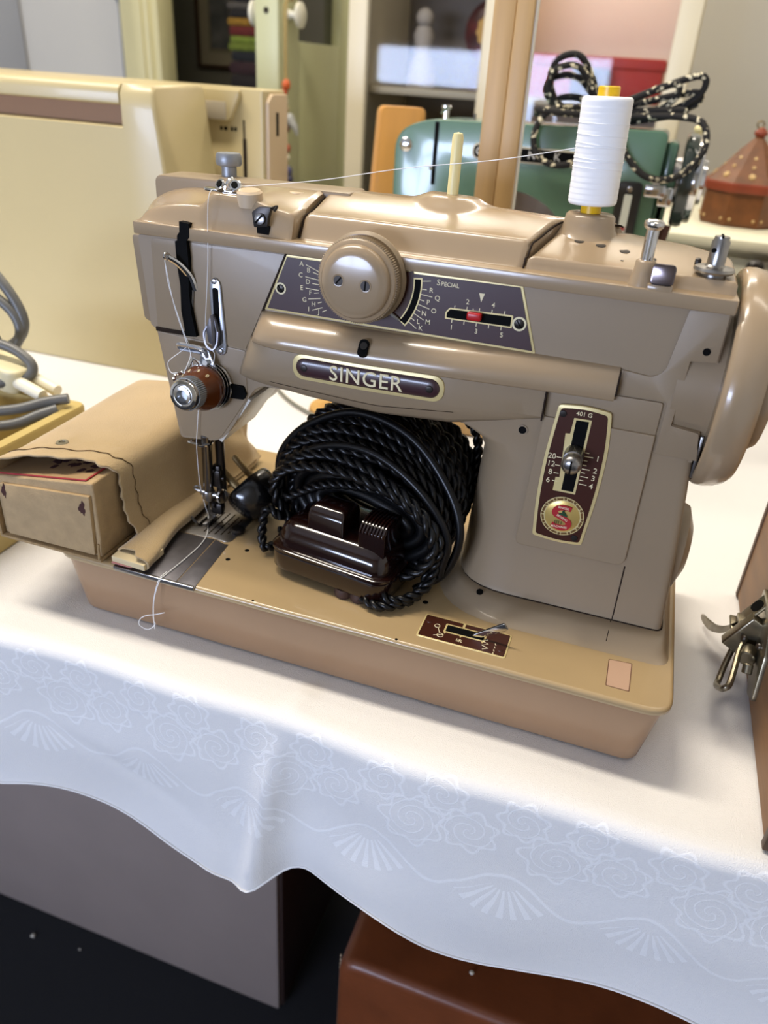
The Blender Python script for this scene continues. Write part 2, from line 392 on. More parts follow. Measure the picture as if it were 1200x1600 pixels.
# white chest of drawers with the octagonal box on it
ch = thing('chest_of_drawers', 'cream chest of drawers with a dark knob below the octagonal box', 'chest', (500, 900, ZF))
chest_m = mat('cream_chest_paint', 'e0dcc2', .4, var=.02, vscale=5)
obj('top', box(nb(), 310, 760, 694, 1120, 113, 127, 4), chest_m, ch)
obj('carcass', box(nb(), 322, 748, 712, 1110, ZF, 113, 2), chest_m, ch)
for k, (za, zb) in enumerate(((40, 106), (-190, 30), (-430, -200), (-670, -440))):
    d = obj('drawer', box(nb(), 334, 736, 702, 714, za, zb, 3), chest_m, ch)
    for x in (431, 640):
        b = nb(); lathe(b, [(0, 0), (4, 0), (4, 8), (9, 13), (10, 18), (6, 22), (0, 23)], (x, 702, (za+zb)/2+(26 if k == 0 else 0)), (0, -1, 0), 18); obj('knob', b, mat('dark_knob', '2c2620', .4), d)
ob = thing('octagonal_box', 'brown leather octagonal box with pointed lid on the cream chest', 'box', (412, 835, 127))
leather = mat('brown_leather', '70431f', .45, var=.25, vscale=60, bump=.2, bscale=400)
leather_r = mat('red_brown_leather', '8a3c22', .45, var=.15, vscale=60)
def octo(r, z, ph=PI/8): return [(412+r*math.cos(ph+k*PI/4), 835+r*math.sin(ph+k*PI/4), z) for k in range(8)]
b = nb(); loft(b, [octo(50, 127), octo(52, 131), octo(51, 168)]); obj('body', b, leather, ob, ang=20)
b = nb(); loft(b, [octo(54, 167), octo(55, 170), octo(55, 176), octo(54, 178)]); obj('rim_band', b, leather_r, ob, ang=20)
b = nb(); loft(b, [octo(53, 178), octo(36, 194), octo(20, 213), octo(7, 226), octo(5, 229)]); lid = obj('lid', b, leather, ob, ang=20)
b = nb(); lathe(b, [(0, 0), (5, 0), (8, 3), (8, 6), (5, 9), (2, 11), (0, 11)], (412, 835, 228), (0, 0, 1), 16); obj('finial', b, leather_r, lid)
b = nb(); tube(b, [(412+4*math.cos(t*PI/6)-3, 835, 242+4*math.sin(t*PI/6)) for t in range(12)], 1, 6, True); obj('ring', b, mat('old_brass', '7c6a45', .4, metal=.8), lid)
b = nb()
for k in range(8):
    a = PI/4*k
    for (rr, zz, s) in ((43, 185, 4.6), (33, 194.5, 2.4), (24.5, 204, 3)):
        u = Vector((math.cos(a), math.sin(a), 0)); n = Vector((u.x*.75, u.y*.75, .66)).normalized()
        lathe(b, [(0, -.4), (s, -.4), (s*.7, .6), (0, .8)], Vector((412, 835, zz+1.2))+u*(rr*.98), n, 5 if s > 3 else 8)
obj('gilt_inlay', b, mat('gilt_inlay', 'c9a970', .4), lid)
b = nb()
for k in range(8):
    a = PI/4*k; u = Vector((math.cos(a), math.sin(a), 0)); v = Vector((-u.y, u.x, 0))
    for s in (-14, 14): ball(b, Vector((412, 835, 136))+u*47.6+v*s, 2, 1, 8)
obj('stud', b, mat('gilt_inlay', 'c9a970', .4), ob)
bc = thing('carrying_case', 'dark burgundy case at the right edge behind the handwheel', 'case', (560, 660, -46))
obj('body', prism(nb(), rpoly([(470, -46), (660, -46), (660, 150), (436, 150)], 10), 'y', 592, 668, 4), mat('burgundy_leatherette', '4a0f1c', .5), bc)
obj('handle', tube(nb(), smooth([(530, 636, 148), (535, 636, 172), (565, 636, 180), (595, 636, 172), (600, 636, 148)], 6), 5, 8), mat('dark_handle', '23100f', .5), bc)

# ------------------------------------------------------------------ table, cloth and what stands under them
tb = thing('table', 'table hidden under the white damask cloth', 'table', (-50, 325, ZF))
tw = mat('plain_table_wood', '8a6a48', .5)
obj('tabletop', box(nb(), -900, 780, -27, 671, -74, -49, 3), tw, tb)
for x in (-880, 740):
    for y in (-10, 628): obj('leg', box(nb(), x, x+40, y, y+40, ZF, -74, 3), tw, tb)
cm = bpy.data.materials.new('white_damask'); cm.use_nodes = True; nt = cm.node_tree; N = nt.nodes; L = nt.links; bs_ = N['Principled BSDF']
bs_.inputs['Sheen Weight'].default_value = .15
tc = N.new('ShaderNodeTexCoord'); mp = N.new('ShaderNodeMapping'); mp.inputs['Scale'].default_value = (1, 1, 1)
L.new(tc.outputs['UV'], mp.inputs[0])
def mth(op, a, b_=None, c=None):
    n = N.new('ShaderNodeMath'); n.operation = op
    for k, q in enumerate((a, b_, c)):
        if q is None: continue
        if isinstance(q, (int, float)): n.inputs[k].default_value = q
        else: L.new(q, n.inputs[k])
    return n.outputs[0]
def band(x, w, soft): # 1 near x = 0
    return mth('SUBTRACT', 1, mth('SMOOTHSTEP', mth('ABSOLUTE', x), w, w+soft)) if False else mth('MAXIMUM', 0, mth('MINIMUM', 1, mth('DIVIDE', mth('SUBTRACT', w+soft, mth('ABSOLUTE', x)), soft)))
nd_ = N.new('ShaderNodeTexNoise'); nd_.inputs['Scale'].default_value = 9; nd_.inputs['Detail'].default_value = 2; L.new(mp.outputs[0], nd_.inputs['Vector'])
sx_ = N.new('ShaderNodeSeparateXYZ'); L.new(mp.outputs[0], sx_.inputs[0])
um = mth('ADD', mth('DIVIDE', sx_.outputs[0], .003), mth('MULTIPLY', nd_.outputs['Fac'], 7)); vm = mth('ADD', mth('SUBTRACT', mth('DIVIDE', sx_.outputs[1], .003), 714), mth('MULTIPLY', nd_.outputs['Fac'], 6))
PER = 78
def local(cx, cy):
    a = mth('SUBTRACT', mth('MODULO', mth('ADD', mth('SUBTRACT', um, cx), 78000+PER/2), PER), PER/2); d = mth('SUBTRACT', vm, cy)
    return a, d, mth('SQRT', mth('ADD', mth('MULTIPLY', a, a), mth('MULTIPLY', d, d))), mth('ARCTAN2', a, d)
def gate(x, lo, hi): return mth('MULTIPLY', mth('GREATER_THAN', x, lo), mth('LESS_THAN', x, hi))
a0, d0, r0, t0 = local(0, 62)
fan = mth('MULTIPLY', mth('MULTIPLY', mth('GREATER_THAN', mth('SINE', mth('MULTIPLY', t0, 24)), .1), gate(r0, 8, 30)), mth('LESS_THAN', mth('ABSOLUTE', t0), .95))
gar = band(mth('SUBTRACT', vm, mth('ADD', 70, mth('MULTIPLY', mth('COSINE', mth('MULTIPLY', a0, 2*PI/PER)), -11))), .7, .9)
pats = [fan, gar]
for cx, cy, tw, R_ in ((24, 38, 1, 17), (-22, 34, -1, 14), (4, 16, 1, 12), (39, 14, -1, 12)):
    a1, d1, r1, t1 = local(cx, cy)
    sp1 = band(mth('SINE', mth('ADD', mth('MULTIPLY', r1, .62), mth('MULTIPLY', t1, tw))), .16, .2)
    pats.append(mth('MULTIPLY', sp1, mth('LESS_THAN', r1, R_)))
    pats.append(band(mth('SUBTRACT', r1, mth('MULTIPLY_ADD', mth('SINE', mth('MULTIPLY', t1, 7)), R_*.14, R_)), .5, .9))
mk = pats[0]
for q in pats[1:]: mk = mth('MAXIMUM', mk, q)
mu = N.new('ShaderNodeMath'); mu.operation = 'MULTIPLY'; L.new(mk, mu.inputs[0]); L.new(gate(vm, -12, 100), mu.inputs[1])
rr_ = N.new('ShaderNodeMapRange'); rr_.inputs['To Min'].default_value = .62; rr_.inputs['To Max'].default_value = .36; L.new(mu.outputs[0], rr_.inputs['Value']); cmx = N.new('ShaderNodeMix'); cmx.data_type = 'RGBA'; cmx.inputs[6].default_value = hx('e6e4e1'); cmx.inputs[7].default_value = hx('f3f2f0'); L.new(mu.outputs[0], cmx.inputs[0]); L.new(cmx.outputs[2], bs_.inputs['Base Color']); L.new(rr_.outputs[0], bs_.inputs['Roughness'])
n3 = N.new('ShaderNodeTexNoise'); n3.inputs['Scale'].default_value = 500; L.new(mp.outputs[0], n3.inputs['Vector'])
ad = N.new('ShaderNodeMath'); ad.operation = 'MULTIPLY_ADD'; L.new(mu.outputs[0], ad.inputs[0]); ad.inputs[1].default_value = .25; L.new(n3.outputs['Fac'], ad.inputs[2])
bp = N.new('ShaderNodeBump'); bp.inputs['Strength'].default_value = .5; bp.inputs['Distance'].default_value = .001; L.new(ad.outputs[0], bp.inputs['Height']); L.new(bp.outputs[0], bs_.inputs['Normal'])
hem = [(-900, -185), (-300, -178), (-120, -184), (-50, -186), (-10, -174), (60, -191), (120, -196), (152, -199), (172, -181), (190, -172), (228, -171), (288, -195), (330, -188), (361, -178), (416, -176), (520, -186), (780, -180)]
def hemz(x): # smooth interpolation
    return sum(lerp(hem, x+d)*w for d, w in ((-18, .2), (-9, .2), (0, .2), (9, .2), (18, .2)))
def foldy(x, t): # waves of the hanging part, growing downwards
    w = 5*math.sin(x/52+.6)+4*math.sin(x/29+1.1)+3*math.sin(x/97)
    ridge = -16*math.exp(-((x-156-8*(1-t))/13)**2)+7*math.exp(-((x-186)/18)**2)-4*math.exp(-((x-128)/16)**2)
    crease = -3.4*math.exp(-((x-(174-19*t))/4.2)**2)*math.sin(PI*min(1, t*1.05+.05))**.5
    dg = 1.5*math.sin((x*.8+t*90)/17)*math.exp(-((x-40)/90)**2)+1.8*math.sin((x-t*130)/21)*math.exp(-((x-290)/110)**2)+1.2*math.sin(t*9+x/60)+1.6*math.exp(-((t-.62-.002*(x-60))/.06)**2)*math.exp(-((x-60)/60)**2)
    return (w*.9+ridge)*t**.8*.8+(crease+dg*sst(.12, .5, t))*sst(0, .15, t)
def topz(x, y):
    n = .8*math.sin(x/37+y/53)+.7*math.sin(x/23-y/41+1)+.5*math.sin(y/17+x/90)
    near = sst(420, 520, y) if y > 190 else 1
    r = 1.8*math.exp(-((x-172-(y+30)*.25)/5)**2)*sst(15, -5, y)*(1 if y < 10 else 0)
    clear = 1 if (y < -6 or x < -45 or x > 395 or y > 205) else 0
    return -46.6+min(0, -.8+n*.5)*.7+r*clear
bm = nb(); uvl = bm.loops.layers.uv.new('uv')
xs = [-880+i*20 for i in range(34)]+[-200+i*5 for i in range(136)]+[480+i*20 for i in range(15)]
ys = [676-i*24 for i in range(16)]+[290-i*10 for i in range(22)]+[70-i*5 for i in range(20)]
prof = []
for x in xs:
    col = []; d = 0; prev = None
    for y in ys: col.append(Vector((x, y, topz(x, y))))
    ye = -28+2.5*math.sin(x/61)+1.5*math.sin(x/23); hz = hemz(x)
    for k in range(1, 7):
        a = PI/2*k/6; col.append(Vector((x, ye-9*math.sin(a), -47-9*(1-math.cos(a)))))
    for k in range(1, 45):
        t = k/44; col.append(Vector((x+3*t*math.sin(x/45), ye-9-3*t+foldy(x, t), -56+(hz+56)*t)))
    prof.append(col)
V = [[bm.verts.new(p) for p in c] for c in prof]
arc = [[0] for _ in prof]
for c, a in zip(prof, arc):
    for p, q in zip(c, c[1:]): a.append(a[-1]+(q-p).length)
for i in range(len(V)-1):
    for j in range(len(V[0])-1):
        f = bm.faces.new((V[i][j], V[i][j+1], V[i+1][j+1], V[i+1][j]))
        for lp, (ii, jj) in zip(f.loops, ((i, j), (i, j+1), (i+1, j+1), (i+1, j))): lp[uvl].uv = (xs[ii]*.001*3, arc[ii][jj]*.001*3)
cloth = obj('tablecloth', bm, cm, None, ang=180, solid=.7)
tag(cloth, 'white damask tablecloth hanging over the front edge of the table', 'tablecloth')
b = nb(); tube(b, [c[-1]+Vector((0, -.4, 1)) for c in prof[20:180]], .8, 6); h_ = obj('hem', b, cm, cloth)

gc = thing('floor_case', 'grey boxy case standing on the carpet under the cloth, left', 'case', (-200, 260, ZF))
obj('shell', box(nb(), -560, 70, 158, 420, ZF+1, -430, 3), mat('grey_taupe_board', '8a7d76', .5, var=.04, vscale=10), gc)
obj('end_panel', box(nb(), 69, 74, 164, 414, ZF+4, -436, 1), mat('shaded_end_brown', '33241f', .5), gc)  # end face in dark brown: shade on this side put into its colour
lc = thing('leather_case', 'brown leather case with pale stitching on the carpet under the cloth, right', 'case', (400, 200, ZF))
lt = mat('tan_leather', '6f3a1e', .36, var=.12, vscale=30, bump=.15, bscale=300)
b = nb(); prism(b, rrect(190, 640, ZF, -377, 22, 6), 'y', 30, 360, 9, 4); obj('body', b, lt, lc)
b = nb()
for i in range(64):
    t = -385-i*6; box(b, 190.0, 191.4, 37, 38, t-3.5, t, 0) if False else tube(b, [(189.7, 40, t), (189.7, 40, t-3.6)], .6, 5)
for i in range(50): tube(b, [(189.9+ (2 if i<1 else 0), 44+i*6, -399+0), (189.9, 47.6+i*6, -399)], .6, 5)
obj('stitching', b, mat('pale_stitching', 'b9a184', .8), lc)
for x, y, r, nm in ((-283, 126, 3.5, 'pale bit of lint on the dark carpet by the grey case'), (-213, 133, 1.8, 'tiny white crumb on the dark carpet before the grey case')):
    b = nb(); lathe(b, [(0, 0), (r, .4), (r*.8, r*.7), (0, r)], (x, y, ZF), (0, 0, 1), 9, rfun=lambda k: .8+.3*math.sin(k*2.3)); tag(obj('lint', b, mat('lint', 'cfc8b8', .9)), nm, 'lint')
b = nb(); lathe(b, [(0, 0), (2, .3), (1.5, 1.5), (0, 2)], (299, 60, -376.5), (0, 0, 1), 8); tag(obj('lint', b, mat('lint', 'cfc8b8', .9)), 'white crumb lying on top of the brown leather case', 'lint')

# ------------------------------------------------------------------ the beige sewing machine
sm = thing('sewing_machine', 'beige zigzag sewing machine with brown control panel on the white cloth', 'sewing machine', (186, 90, -46))
# portable base and bed
def rl(x0, x1, y0, y1, r, z, n=6): return [(p[0], p[1], z) for p in rrect(x0, x1, y0, y1, r, n)]
b = nb(); loft(b, [rl(10, 362, 9, 180, 8, -46), rl(8, 364, 7, 181, 12, -44), rl(5, 367, 4, 183, 13, -22), rl(2.5, 369.5, 2, 184.5, 14, -6), rl(2.5, 369.5, 2, 184.5, 14, -5)])
obj('base', b, base_m, sm)
b = nb(); loft(b, [rl(3, 369, 2.5, 184, 13, -5.6), rl(3, 369, 2.5, 184, 13, -4.4)]); obj('base_gap', b, groove, sm)
b = nb(); loft(b, [rl(.8, 371.2, .8, 185.7, 14, -4.6), rl(0, 372, 0, 186.5, 14, -3.8), rl(0, 372, 0, 186.5, 14, -1.2), rl(1, 371, 1, 185.5, 13.5, -.2), rl(2.4, 369.6, 2.4, 184, 12.5, 0)])
bed = obj('bed', b, bed_m, sm, ang=60)
# slide plates, needle plate
b = nb(); prism(b, [(44, -.4), (87, -.4), (84, 51), (74, 50), (46, 50)], 'z', -.6, .35, .15); prism(b, [(87.5, -.4), (100, -.4), (95, 49), (92, 48.5), (84.6, 51)], 'z', -.6, .35, .15)
obj('slide_plate', b, dsteel, sm)
b = nb(); box(b, 44, 99.5, -1.2, .6, -2.6, .5, .4); obj('slide_plate_lip', b, steel, sm)
b = nb(); prism(b, rpoly([(50, 51), (73.5, 50.4), (80, 52), (95, 50), (95, 110), (50, 110)], [1, 1, 1, 6, 6, 6]), 'z', -.6, .55, .2); npl = obj('needle_plate', b, steel, sm)
b = nb()
for x, y0, y1 in ((61, 66, 86), (64.6, 62, 88), (68.2, 72, 88), (72.5, 56, 84), (76.5, 55, 84), (80.5, 56, 84), (84.5, 57, 82), (88, 60, 80)): box(b, x, x+1.0 if x > 70 else x+1.8, y0, y1, .3, .62, 0)
obj('feed_slot', b, groove, npl)
b = nb()
for x in (62, 65.6, 69.2):
    for k in range(9): prism(b, [(66+k*2.2, .4), (67+k*2.2, 1.3), (68+k*2.2, .4)], 'x', x, x+1)
obj('feed_dog', b, steel, npl)
b = nb(); 
for x in (73, 78, 83, 88): cyl(b, (x, 71, .4), (0, 0, 1), .8, .25, 10)
obj('guide_hole', b, groove, npl)
b = nb(); lathe(b, [(0, 0), (4.6, 0), (5, .8), (5, 2.2), (4, 3), (0, 3.2)], (93, 65, .4), (0, 0, 1), 22); obj('latch_knob', b, dark_steel, sm)
for (x, y, r) in ((102.9, 34, 1.5), (108.9, 48, 1.5), (230.3, 41, 1.7), (225, 1.8, .8), (137, 2, .7)):
    b = nb(); cyl(b, (x, y, -.5), (0, 0, 1), r, .62, 14); obj('bed_hole', b, black, sm)
b = nb(); prism(b, rpoly([(337.6, 9.4), (349.9, 9.3), (350.1, 33), (337.5, 31.9)], 1), 'z', -.5, .12); obj('sticker_edge', b, mat('sticker_edge', '6b4a35', .7), sm)
b = nb(); prism(b, rpoly([(338.1, 9.9), (349.4, 9.8), (349.6, 32.4), (338, 31.4)], .8), 'z', -.5, .2); obj('sticker', b, mat('pink_sticker', 'b9987f', .6), sm)

# column with flared foot
def cl_(x0, x1, y0, y1, z, rl_=16, rr=5):
    return [(p[0], p[1], z) for p in rpoly([(x0, y0), (x1, y0), (x1, y1), (x0, y1)], [rl_, rr, rr, rl_], 7)]
b = nb(); loft(b, [cl_(229, 369, 36, 140, -.2, 50, 9), cl_(231.5, 368, 39, 139, .8, 48, 9), cl_(234.5, 366.5, 43, 138, 3.2, 46, 8), cl_(237, 365.6, 48, 137, 6.8, 42, 7), cl_(238.2, 365, 52, 136, 8.0, 39, 6), cl_(239.4, 364.4, 54.8, 135, 8.3, 37, 6), cl_(241, 363, 57, 133, 8.4, 36, 5)])
obj('column_foot', b, enamel, sm, ang=50)
b = nb(); loft(b, [cl_(239.9, 362.6, 56.6, 131, 8.2, 36), cl_(240.3, 362.4, 57.4, 130, 12, 36), cl_(243, 359, 58.6, 130, 60, 34), cl_(245.4, 356, 59.2, 130, 92, 28), cl_(243.6, 355, 59.4, 130, 101, 18), cl_(237, 354.6, 59.5, 130, 107, 8), cl_(226, 354, 59.5, 130, 112, 4), cl_(226, 353.5, 59.7, 130, 124, 4)])
obj('column', b, enamel, sm, ang=50)
b = nb(); tube(b, [(x, y, 8.45) for x, y, z in cl_(240.4, 362.9, 56.5, 131.5, 0, 36, 5)], .45, 5, True); obj('column_seam', b, groove, sm)
b = nb(); tube(b, [(335.5, 56.9, 8.6), (335.6, 57.4, 12), (335.2, 58.1, 44)], .4, 5); tube(b, [(335, 56.6, 8.5), (334.8, 48, 6.6), (334.6, 43, 3)], .3, 5); obj('column_seam', b, groove, sm)
b = nb(); cyl(b, (259.5, 53.6, 7.2), (0, -.35, 1), 2, 1.2, 14); cyl(b, (268.3, 60.3, 111.5), (0, -1, 0), 2.1, 1.5, 16); obj('screw_hole', b, black, sm)
b = nb(); lathe(b, [(2.1, 0), (2.8, 0), (2.8, .5), (2.1, .5)], (268.3, 59.4, 111.5), (0, -1, 0), 18); obj('hole_rim', b, enamel, sm)
b = nb(); lathe(b, [(0, -4), (25, -4), (26, 0), (24, 5), (14, 9), (0, 10)], (358.5, 92, 45), (1, 0, -.02), 32); obj('motor_cap', b, enamel, sm)

# arm and head, one casting
P = rpoly([(58.5, 64), (86, 66.8), (96, 78), (107, 99), (113, 108), (240, 110), (354, 110), (353.8, 126.6), (340, 128.4), (341, 160.8), (353, 161.4), (353, 186), (41, 184.5), (44, 134), (47.8, 131.2)], [3, 6, 8, 4, 8, 0, 1, .6, .4, .4, .6, 1, 2, 1, 1], 3)
def sl(y, ins):
    n = len(P); o = []
    for i, p in enumerate(P):
        a = Vector(P[i-1]); c = Vector(P[(i+1) % n]); t = (c-a).normalized(); nrm = Vector((-t.y, t.x))
        q = Vector(p)+nrm*ins
        w = max(0, min(1, (100-p[0])/42)); q.x -= w*19*sst(58, 106, y)
        o.append((q.x, y, q.y))
    return o
b = nb(); loft(b, [sl(60, .3), sl(60.5, .08), sl(62, 0), sl(68, 0), sl(76, 0), sl(86, 0), sl(96, 0), sl(108, 0), sl(124, 0), sl(130, .3)]); arm = obj('arm', b, enamel, sm, ang=40)
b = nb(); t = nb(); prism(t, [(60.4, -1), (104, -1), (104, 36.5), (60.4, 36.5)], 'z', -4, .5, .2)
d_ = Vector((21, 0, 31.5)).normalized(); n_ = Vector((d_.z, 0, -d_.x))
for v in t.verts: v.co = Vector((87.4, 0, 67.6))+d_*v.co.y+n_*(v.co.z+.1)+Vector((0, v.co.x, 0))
merge(b, t); obj('side_panel', b, mat('pale_grey_strip', 'cfcabf', .35), sm)  # thin pale strip along the slanted right side of the head
# raised panels of the front
def plate(poly, y0=60.4, th=1.2, w=.5, m=enamel, name='front_plate', par=sm):
    b = nb(); prism(b, poly, 'y', y0-th, y0+.8, w, 3, flt=None); return obj(name, b, m, par, ang=16)
plate(rpoly([(49, 133.5), (106, 128.6), (131, 184), (49.5, 183.5)], [2, 1, .5, 4]), th=.9)
plate(rpoly([(59.6, 66), (86, 68), (106.5, 99), (106, 128), (49.5, 130.8)], [3, 5, 3, 1, 1]), th=.9)
b = nb(); prism(b, rpoly([(38, 136), (47, 132.5), (46.5, 183.4), (35, 183)], 2), 'y', 63, 90, 2); obj('end_plate', b, enamel, sm)
b = nb(); box(b, 48, 68.5, 58.9, 62, 130.9, 133.4, .2); obj('plate_gap', b, groove, sm)
b = nb(); prism(b, rpoly([(106.4, 128), (107.6, 128), (132.4, 184.6), (131.2, 184.6)], .2), 'y', 59.2, 61, 0); obj('seam', b, groove, sm)
# stepped front right of the control panel, and the cover plate of the column
plate(rpoly([(334.5, 184.6), (352.2, 185), (352.2, 162), (340.6, 161), (339.6, 128), (353, 126.4), (355.6, 112), (335.2, 112), (335.2, 139.6), (311, 139.6), (311, 152), (326, 150.6), (330.6, 154.5)], [1, 1, 1, .5, .5, 1, .5, 1, 2, .5, 1, 6, 5]), y0=60.6, th=1.8, w=.9)
plate(rpoly([(278, 118), (278, 138.4), (333.6, 138.8), (333.6, 118)], [0, .5, 1.5, 0]), y0=59.8, th=1.3, w=.6, name='column_cover')
b = nb(); t = nb(); prism(t, rpoly([(274.2, 44), (334.6, 44.6), (333.6, 122), (278, 122)], [4, 6, 0, 0]), 'y', 57.0, 60, .6)
for v in t.verts: v.co.y -= (122-v.co.z)*.008
merge(b, t); obj('column_cover', b, enamel, sm, ang=16)
b = nb(); tube(b, [(353.5, 59, 118), (352, 59, 119)], .2, 4); cyl(b, (336.4, 59.8, 167.2), (0, -1, 0), 1.7, 1.2, 14) if False else cyl(b, (346.4, 59.8, 166.6), (0, -1, 0), 1.8, 1.3, 14); obj('screw_hole', b, black, sm)
# lamp cover: bulging upper band and lower hood
def hood(x, top):
    e = 1-((max(0, 128-x))/24)**2 if x < 128 else 1; e = math.sqrt(max(0.0, e))
    return e
b = nb(); loops = []
for i in range(46):
    u = i/45; xx = 117+u*u*(3-2*u)*.0+u*193.3; e = math.sqrt(max(0, 1-(max(0, 1-(xx-117)/26))**2.2)); e = max(e, .03)
    D = lerp([(117, 17), (180, 17), (230, 14), (275, 9), (310, 6.2)], xx)*e
    dx = lambda z: -(153.2-z)*.42*max(0, 1-(xx-117)/60)
    loops.append([(xx+dx(z), y, z) for y, z in ((62, 153), (60-.25*D, 152.6), (60-.62*D, 150.2), (60-.9*D, 145.6), (60-D, 140.6), (60-.97*D, 138), (60-.88*D, 136.9), (60-.4*D, 136.4), (62, 136.2))])
loft(b, loops, True, True); hd = obj('lamp_cover_band', b, enamel_top, sm, ang=60)
b = nb(); loops = []
for i in range(46):
    u = i/45; xx = 109.5+u*167.5; e = math.sqrt(max(0, 1-(max(0, 1-(xx-109.5)/24))**2.2)); e = max(e, .04)
    D = lerp([(109, 12.4), (180, 12.4), (230, 10.2), (277, 4.4)], xx)*e
    zb = lerp([(109, 113.5), (150, 108.5), (190, 106.6), (230, 108.8), (277, 119.6)], xx)
    dx = lambda z: -(137-z)*.36*max(0, 1-(xx-109.5)/60)
    zm = max(zb+4, lerp([(109, 117), (190, 113.6), (277, 121)], xx))
    loops.append([(xx+dx(z), y, z) for y, z in ((63, 138), (60-D, 137.6), (60-1.04*D, 130), (60-1.0*D, 122), (60-.92*D, zm+1), (60-.84*D, zm), (60-.74*D, (zm+zb)/2), (60-.3*D, zb+.4), (63, zb))])
loft(b, loops, True, True); obj('lamp_cover', b, enamel, sm, ang=50)
b = nb(); tube(b, [(277.4, 55.2, 120), (277.6, 55, 136.4)], .5, 5); obj('lamp_cover_gap', b, groove, sm)
b = nb(); tube(b, [(310.8, 54.4, 139.6), (310.8, 54.4, 152)], .5, 5); obj('lamp_cover_gap', b, groove, sm)
b = nb(); tube(b, smooth([(x, 60.1-lerp([(109, 12.4), (180, 12.4), (230, 10.2), (277, 4.4)], x)*.93*math.sqrt(max(.02, 1-(max(0, 1-(x-109.5)/24))**2.2)), lerp([(109, 117), (190, 113.6), (277, 121)], x)+.4) for x in range(120, 236, 8)], 3), .14, 5); obj('lamp_cover_crease', b, groove, sm)
b = nb(); t = nb(); prism(t, rrect(-2.6, 2.6, -4.6, 4.6, 2.5, 6), 'y', -1, 1.2); merge(b, t, Matrix.Translation((182.6, 44.6, 146.0)) @ Matrix.Rotation(-.62, 4, 'X')); obj('access_slot', b, black, sm)
b = nb(); cyl(b, (183, 44.6, 147), (0, -.8, .55), 2, 1.2, 12); obj('slot_screw', b, dark_steel, sm)

# name plate with raised lettering
npx, npz, ny = 184.2, 129.4, 47.0
def npy(x): return 60-1.04*lerp([(109, 12.4), (180, 12.4), (230, 10.2), (277, 4.4)], x)
def bend(t):  # lay a flat plate on the bulging hood
    for v in t.verts: v.co.y += npy(v.co.x)-44.9
b = nb(); t = nb(); prism(t, rrect(141.5, 226.5, npz-7.2, npz+7.2, 7.1, 8), 'y', 44.2, 46.5, .5); bmesh.ops.subdivide_edges(t, edges=[e for e in t.edges if e.calc_length() > 20], cuts=8); bend(t); merge(b, t); namepl = obj('name_plate', b, gold, sm)
b = nb(); t = nb()
ls = []
for i in range(41):
    x = 184-40.2*math.cos(PI*i/40); r = 5.2; d = min(x-143.8, 224.2-x); h = math.sqrt(max(.01, r*r-max(0, r-d)**2)); ls.append([(x, 44.1-1.5*math.cos(a)*(h/r), npz+h*math.sin(a)) for a in [(-.5+k/10)*PI for k in range(11)]]+[(x, 45.6, npz+h*.9), (x, 45.6, npz-h*.9)])
loft(t, ls); bend(t); merge(b, t); obj('plate_ground', b, brown_pl, namepl)
b = nb(); t = nb(); text(t, 'SINGER', 11.6, (184.2, 42.5, npz-.1), ext=.3, bold=.03, space=1.08); bend(t); merge(b, t); obj('lettering', b, letter, namepl)
b = nb(); t = nb()
for x in (149, 219): lathe(t, [(0, 0), (2.1, 0), (1.8, .7), (0, 1)], (x, 42.9, npz), (0, -1, 0), 14)
bend(t); merge(b, t); obj('plate_screw', b, dark_steel, namepl)

# control panel
cp = plate(rpoly([(118.6, 153.7), (268.4, 152.8), (257.4, 185), (131.8, 184.2)], .8), y0=60.4, th=1.0, w=.1, m=gold, name='control_panel')
b = nb(); prism(b, rpoly([(120.9, 154.8), (266.7, 154.0), (256.4, 183.9), (132.6, 183.1)], .5), 'y', 59.0, 60); obj('panel_ground', b, brown_pl, cp)
b = nb(); ly = 58.95
for ch_, x, z in (('A', 141, 180.7), ('B', 145, 177.9), ('C', 140.5, 174.9), ('D', 144.7, 171.9), ('E', 141.1, 168.3), ('F', 146.2, 166.3), ('G', 142.8, 162.2), ('H', 148.1, 160.6), ('I', 145.3, 157.5), ('J', 151.2, 156.9), ('R', 212.2, 176.5), ('Q', 215.7, 173.1), ('P', 211.1, 170.4), ('O', 214.4, 166.5), ('N', 209.4, 164.5), ('M', 211.8, 160.4), ('L', 206.7, 159.9), ('K', 208.2, 156.7), ('2', 231.4, 173.5), ('4', 244.4, 173.7), ('1', 224.4, 159.6), ('3', 237.4, 159.5), ('5', 250.4, 159.6)):
    text(b, ch_, 3.5, (x, ly, z), ext=.08, bold=.012)
text(b, 'S', 4.1, (215.6, ly, 180.9), ext=.08, bold=.012); text(b, 'PECIAL', 3.0, (221.6, ly, 180.5), ext=.08, bold=.012)
prism(b, [(236.7, 178.6), (239.5, 178.7), (238.1, 174.3)], 'y', 58.88, 59)
def line(bm, x0, z0, x1, z1, w=.38, y=58.92):
    d = Vector((x1-x0, z1-z0)).normalized()*w/2; n = (-d.y, d.x)
    prism(bm, [(x0+n[0], z0+n[1]), (x1+n[0], z1+n[1]), (x1-n[0], z1-n[1]), (x0-n[0], z0-n[1])], 'y', y, y+.12)
for x, z, x1, z1 in ((143.5, 180.6, 151, 177.9), (147.5, 177.2, 151, 176.3), (143.2, 174.4, 151, 173.6), (147.2, 171.4, 151, 171.2), (143.5, 168.5, 151, 168.3), (148.4, 166.5, 151, 167), (145, 163, 152, 164.2), (150.6, 161.6, 152.8, 162.4), (147.4, 157.3, 153.2, 159.5), (153.2, 157.2, 155.8, 158.6)): line(b, x, z, x1, z1)
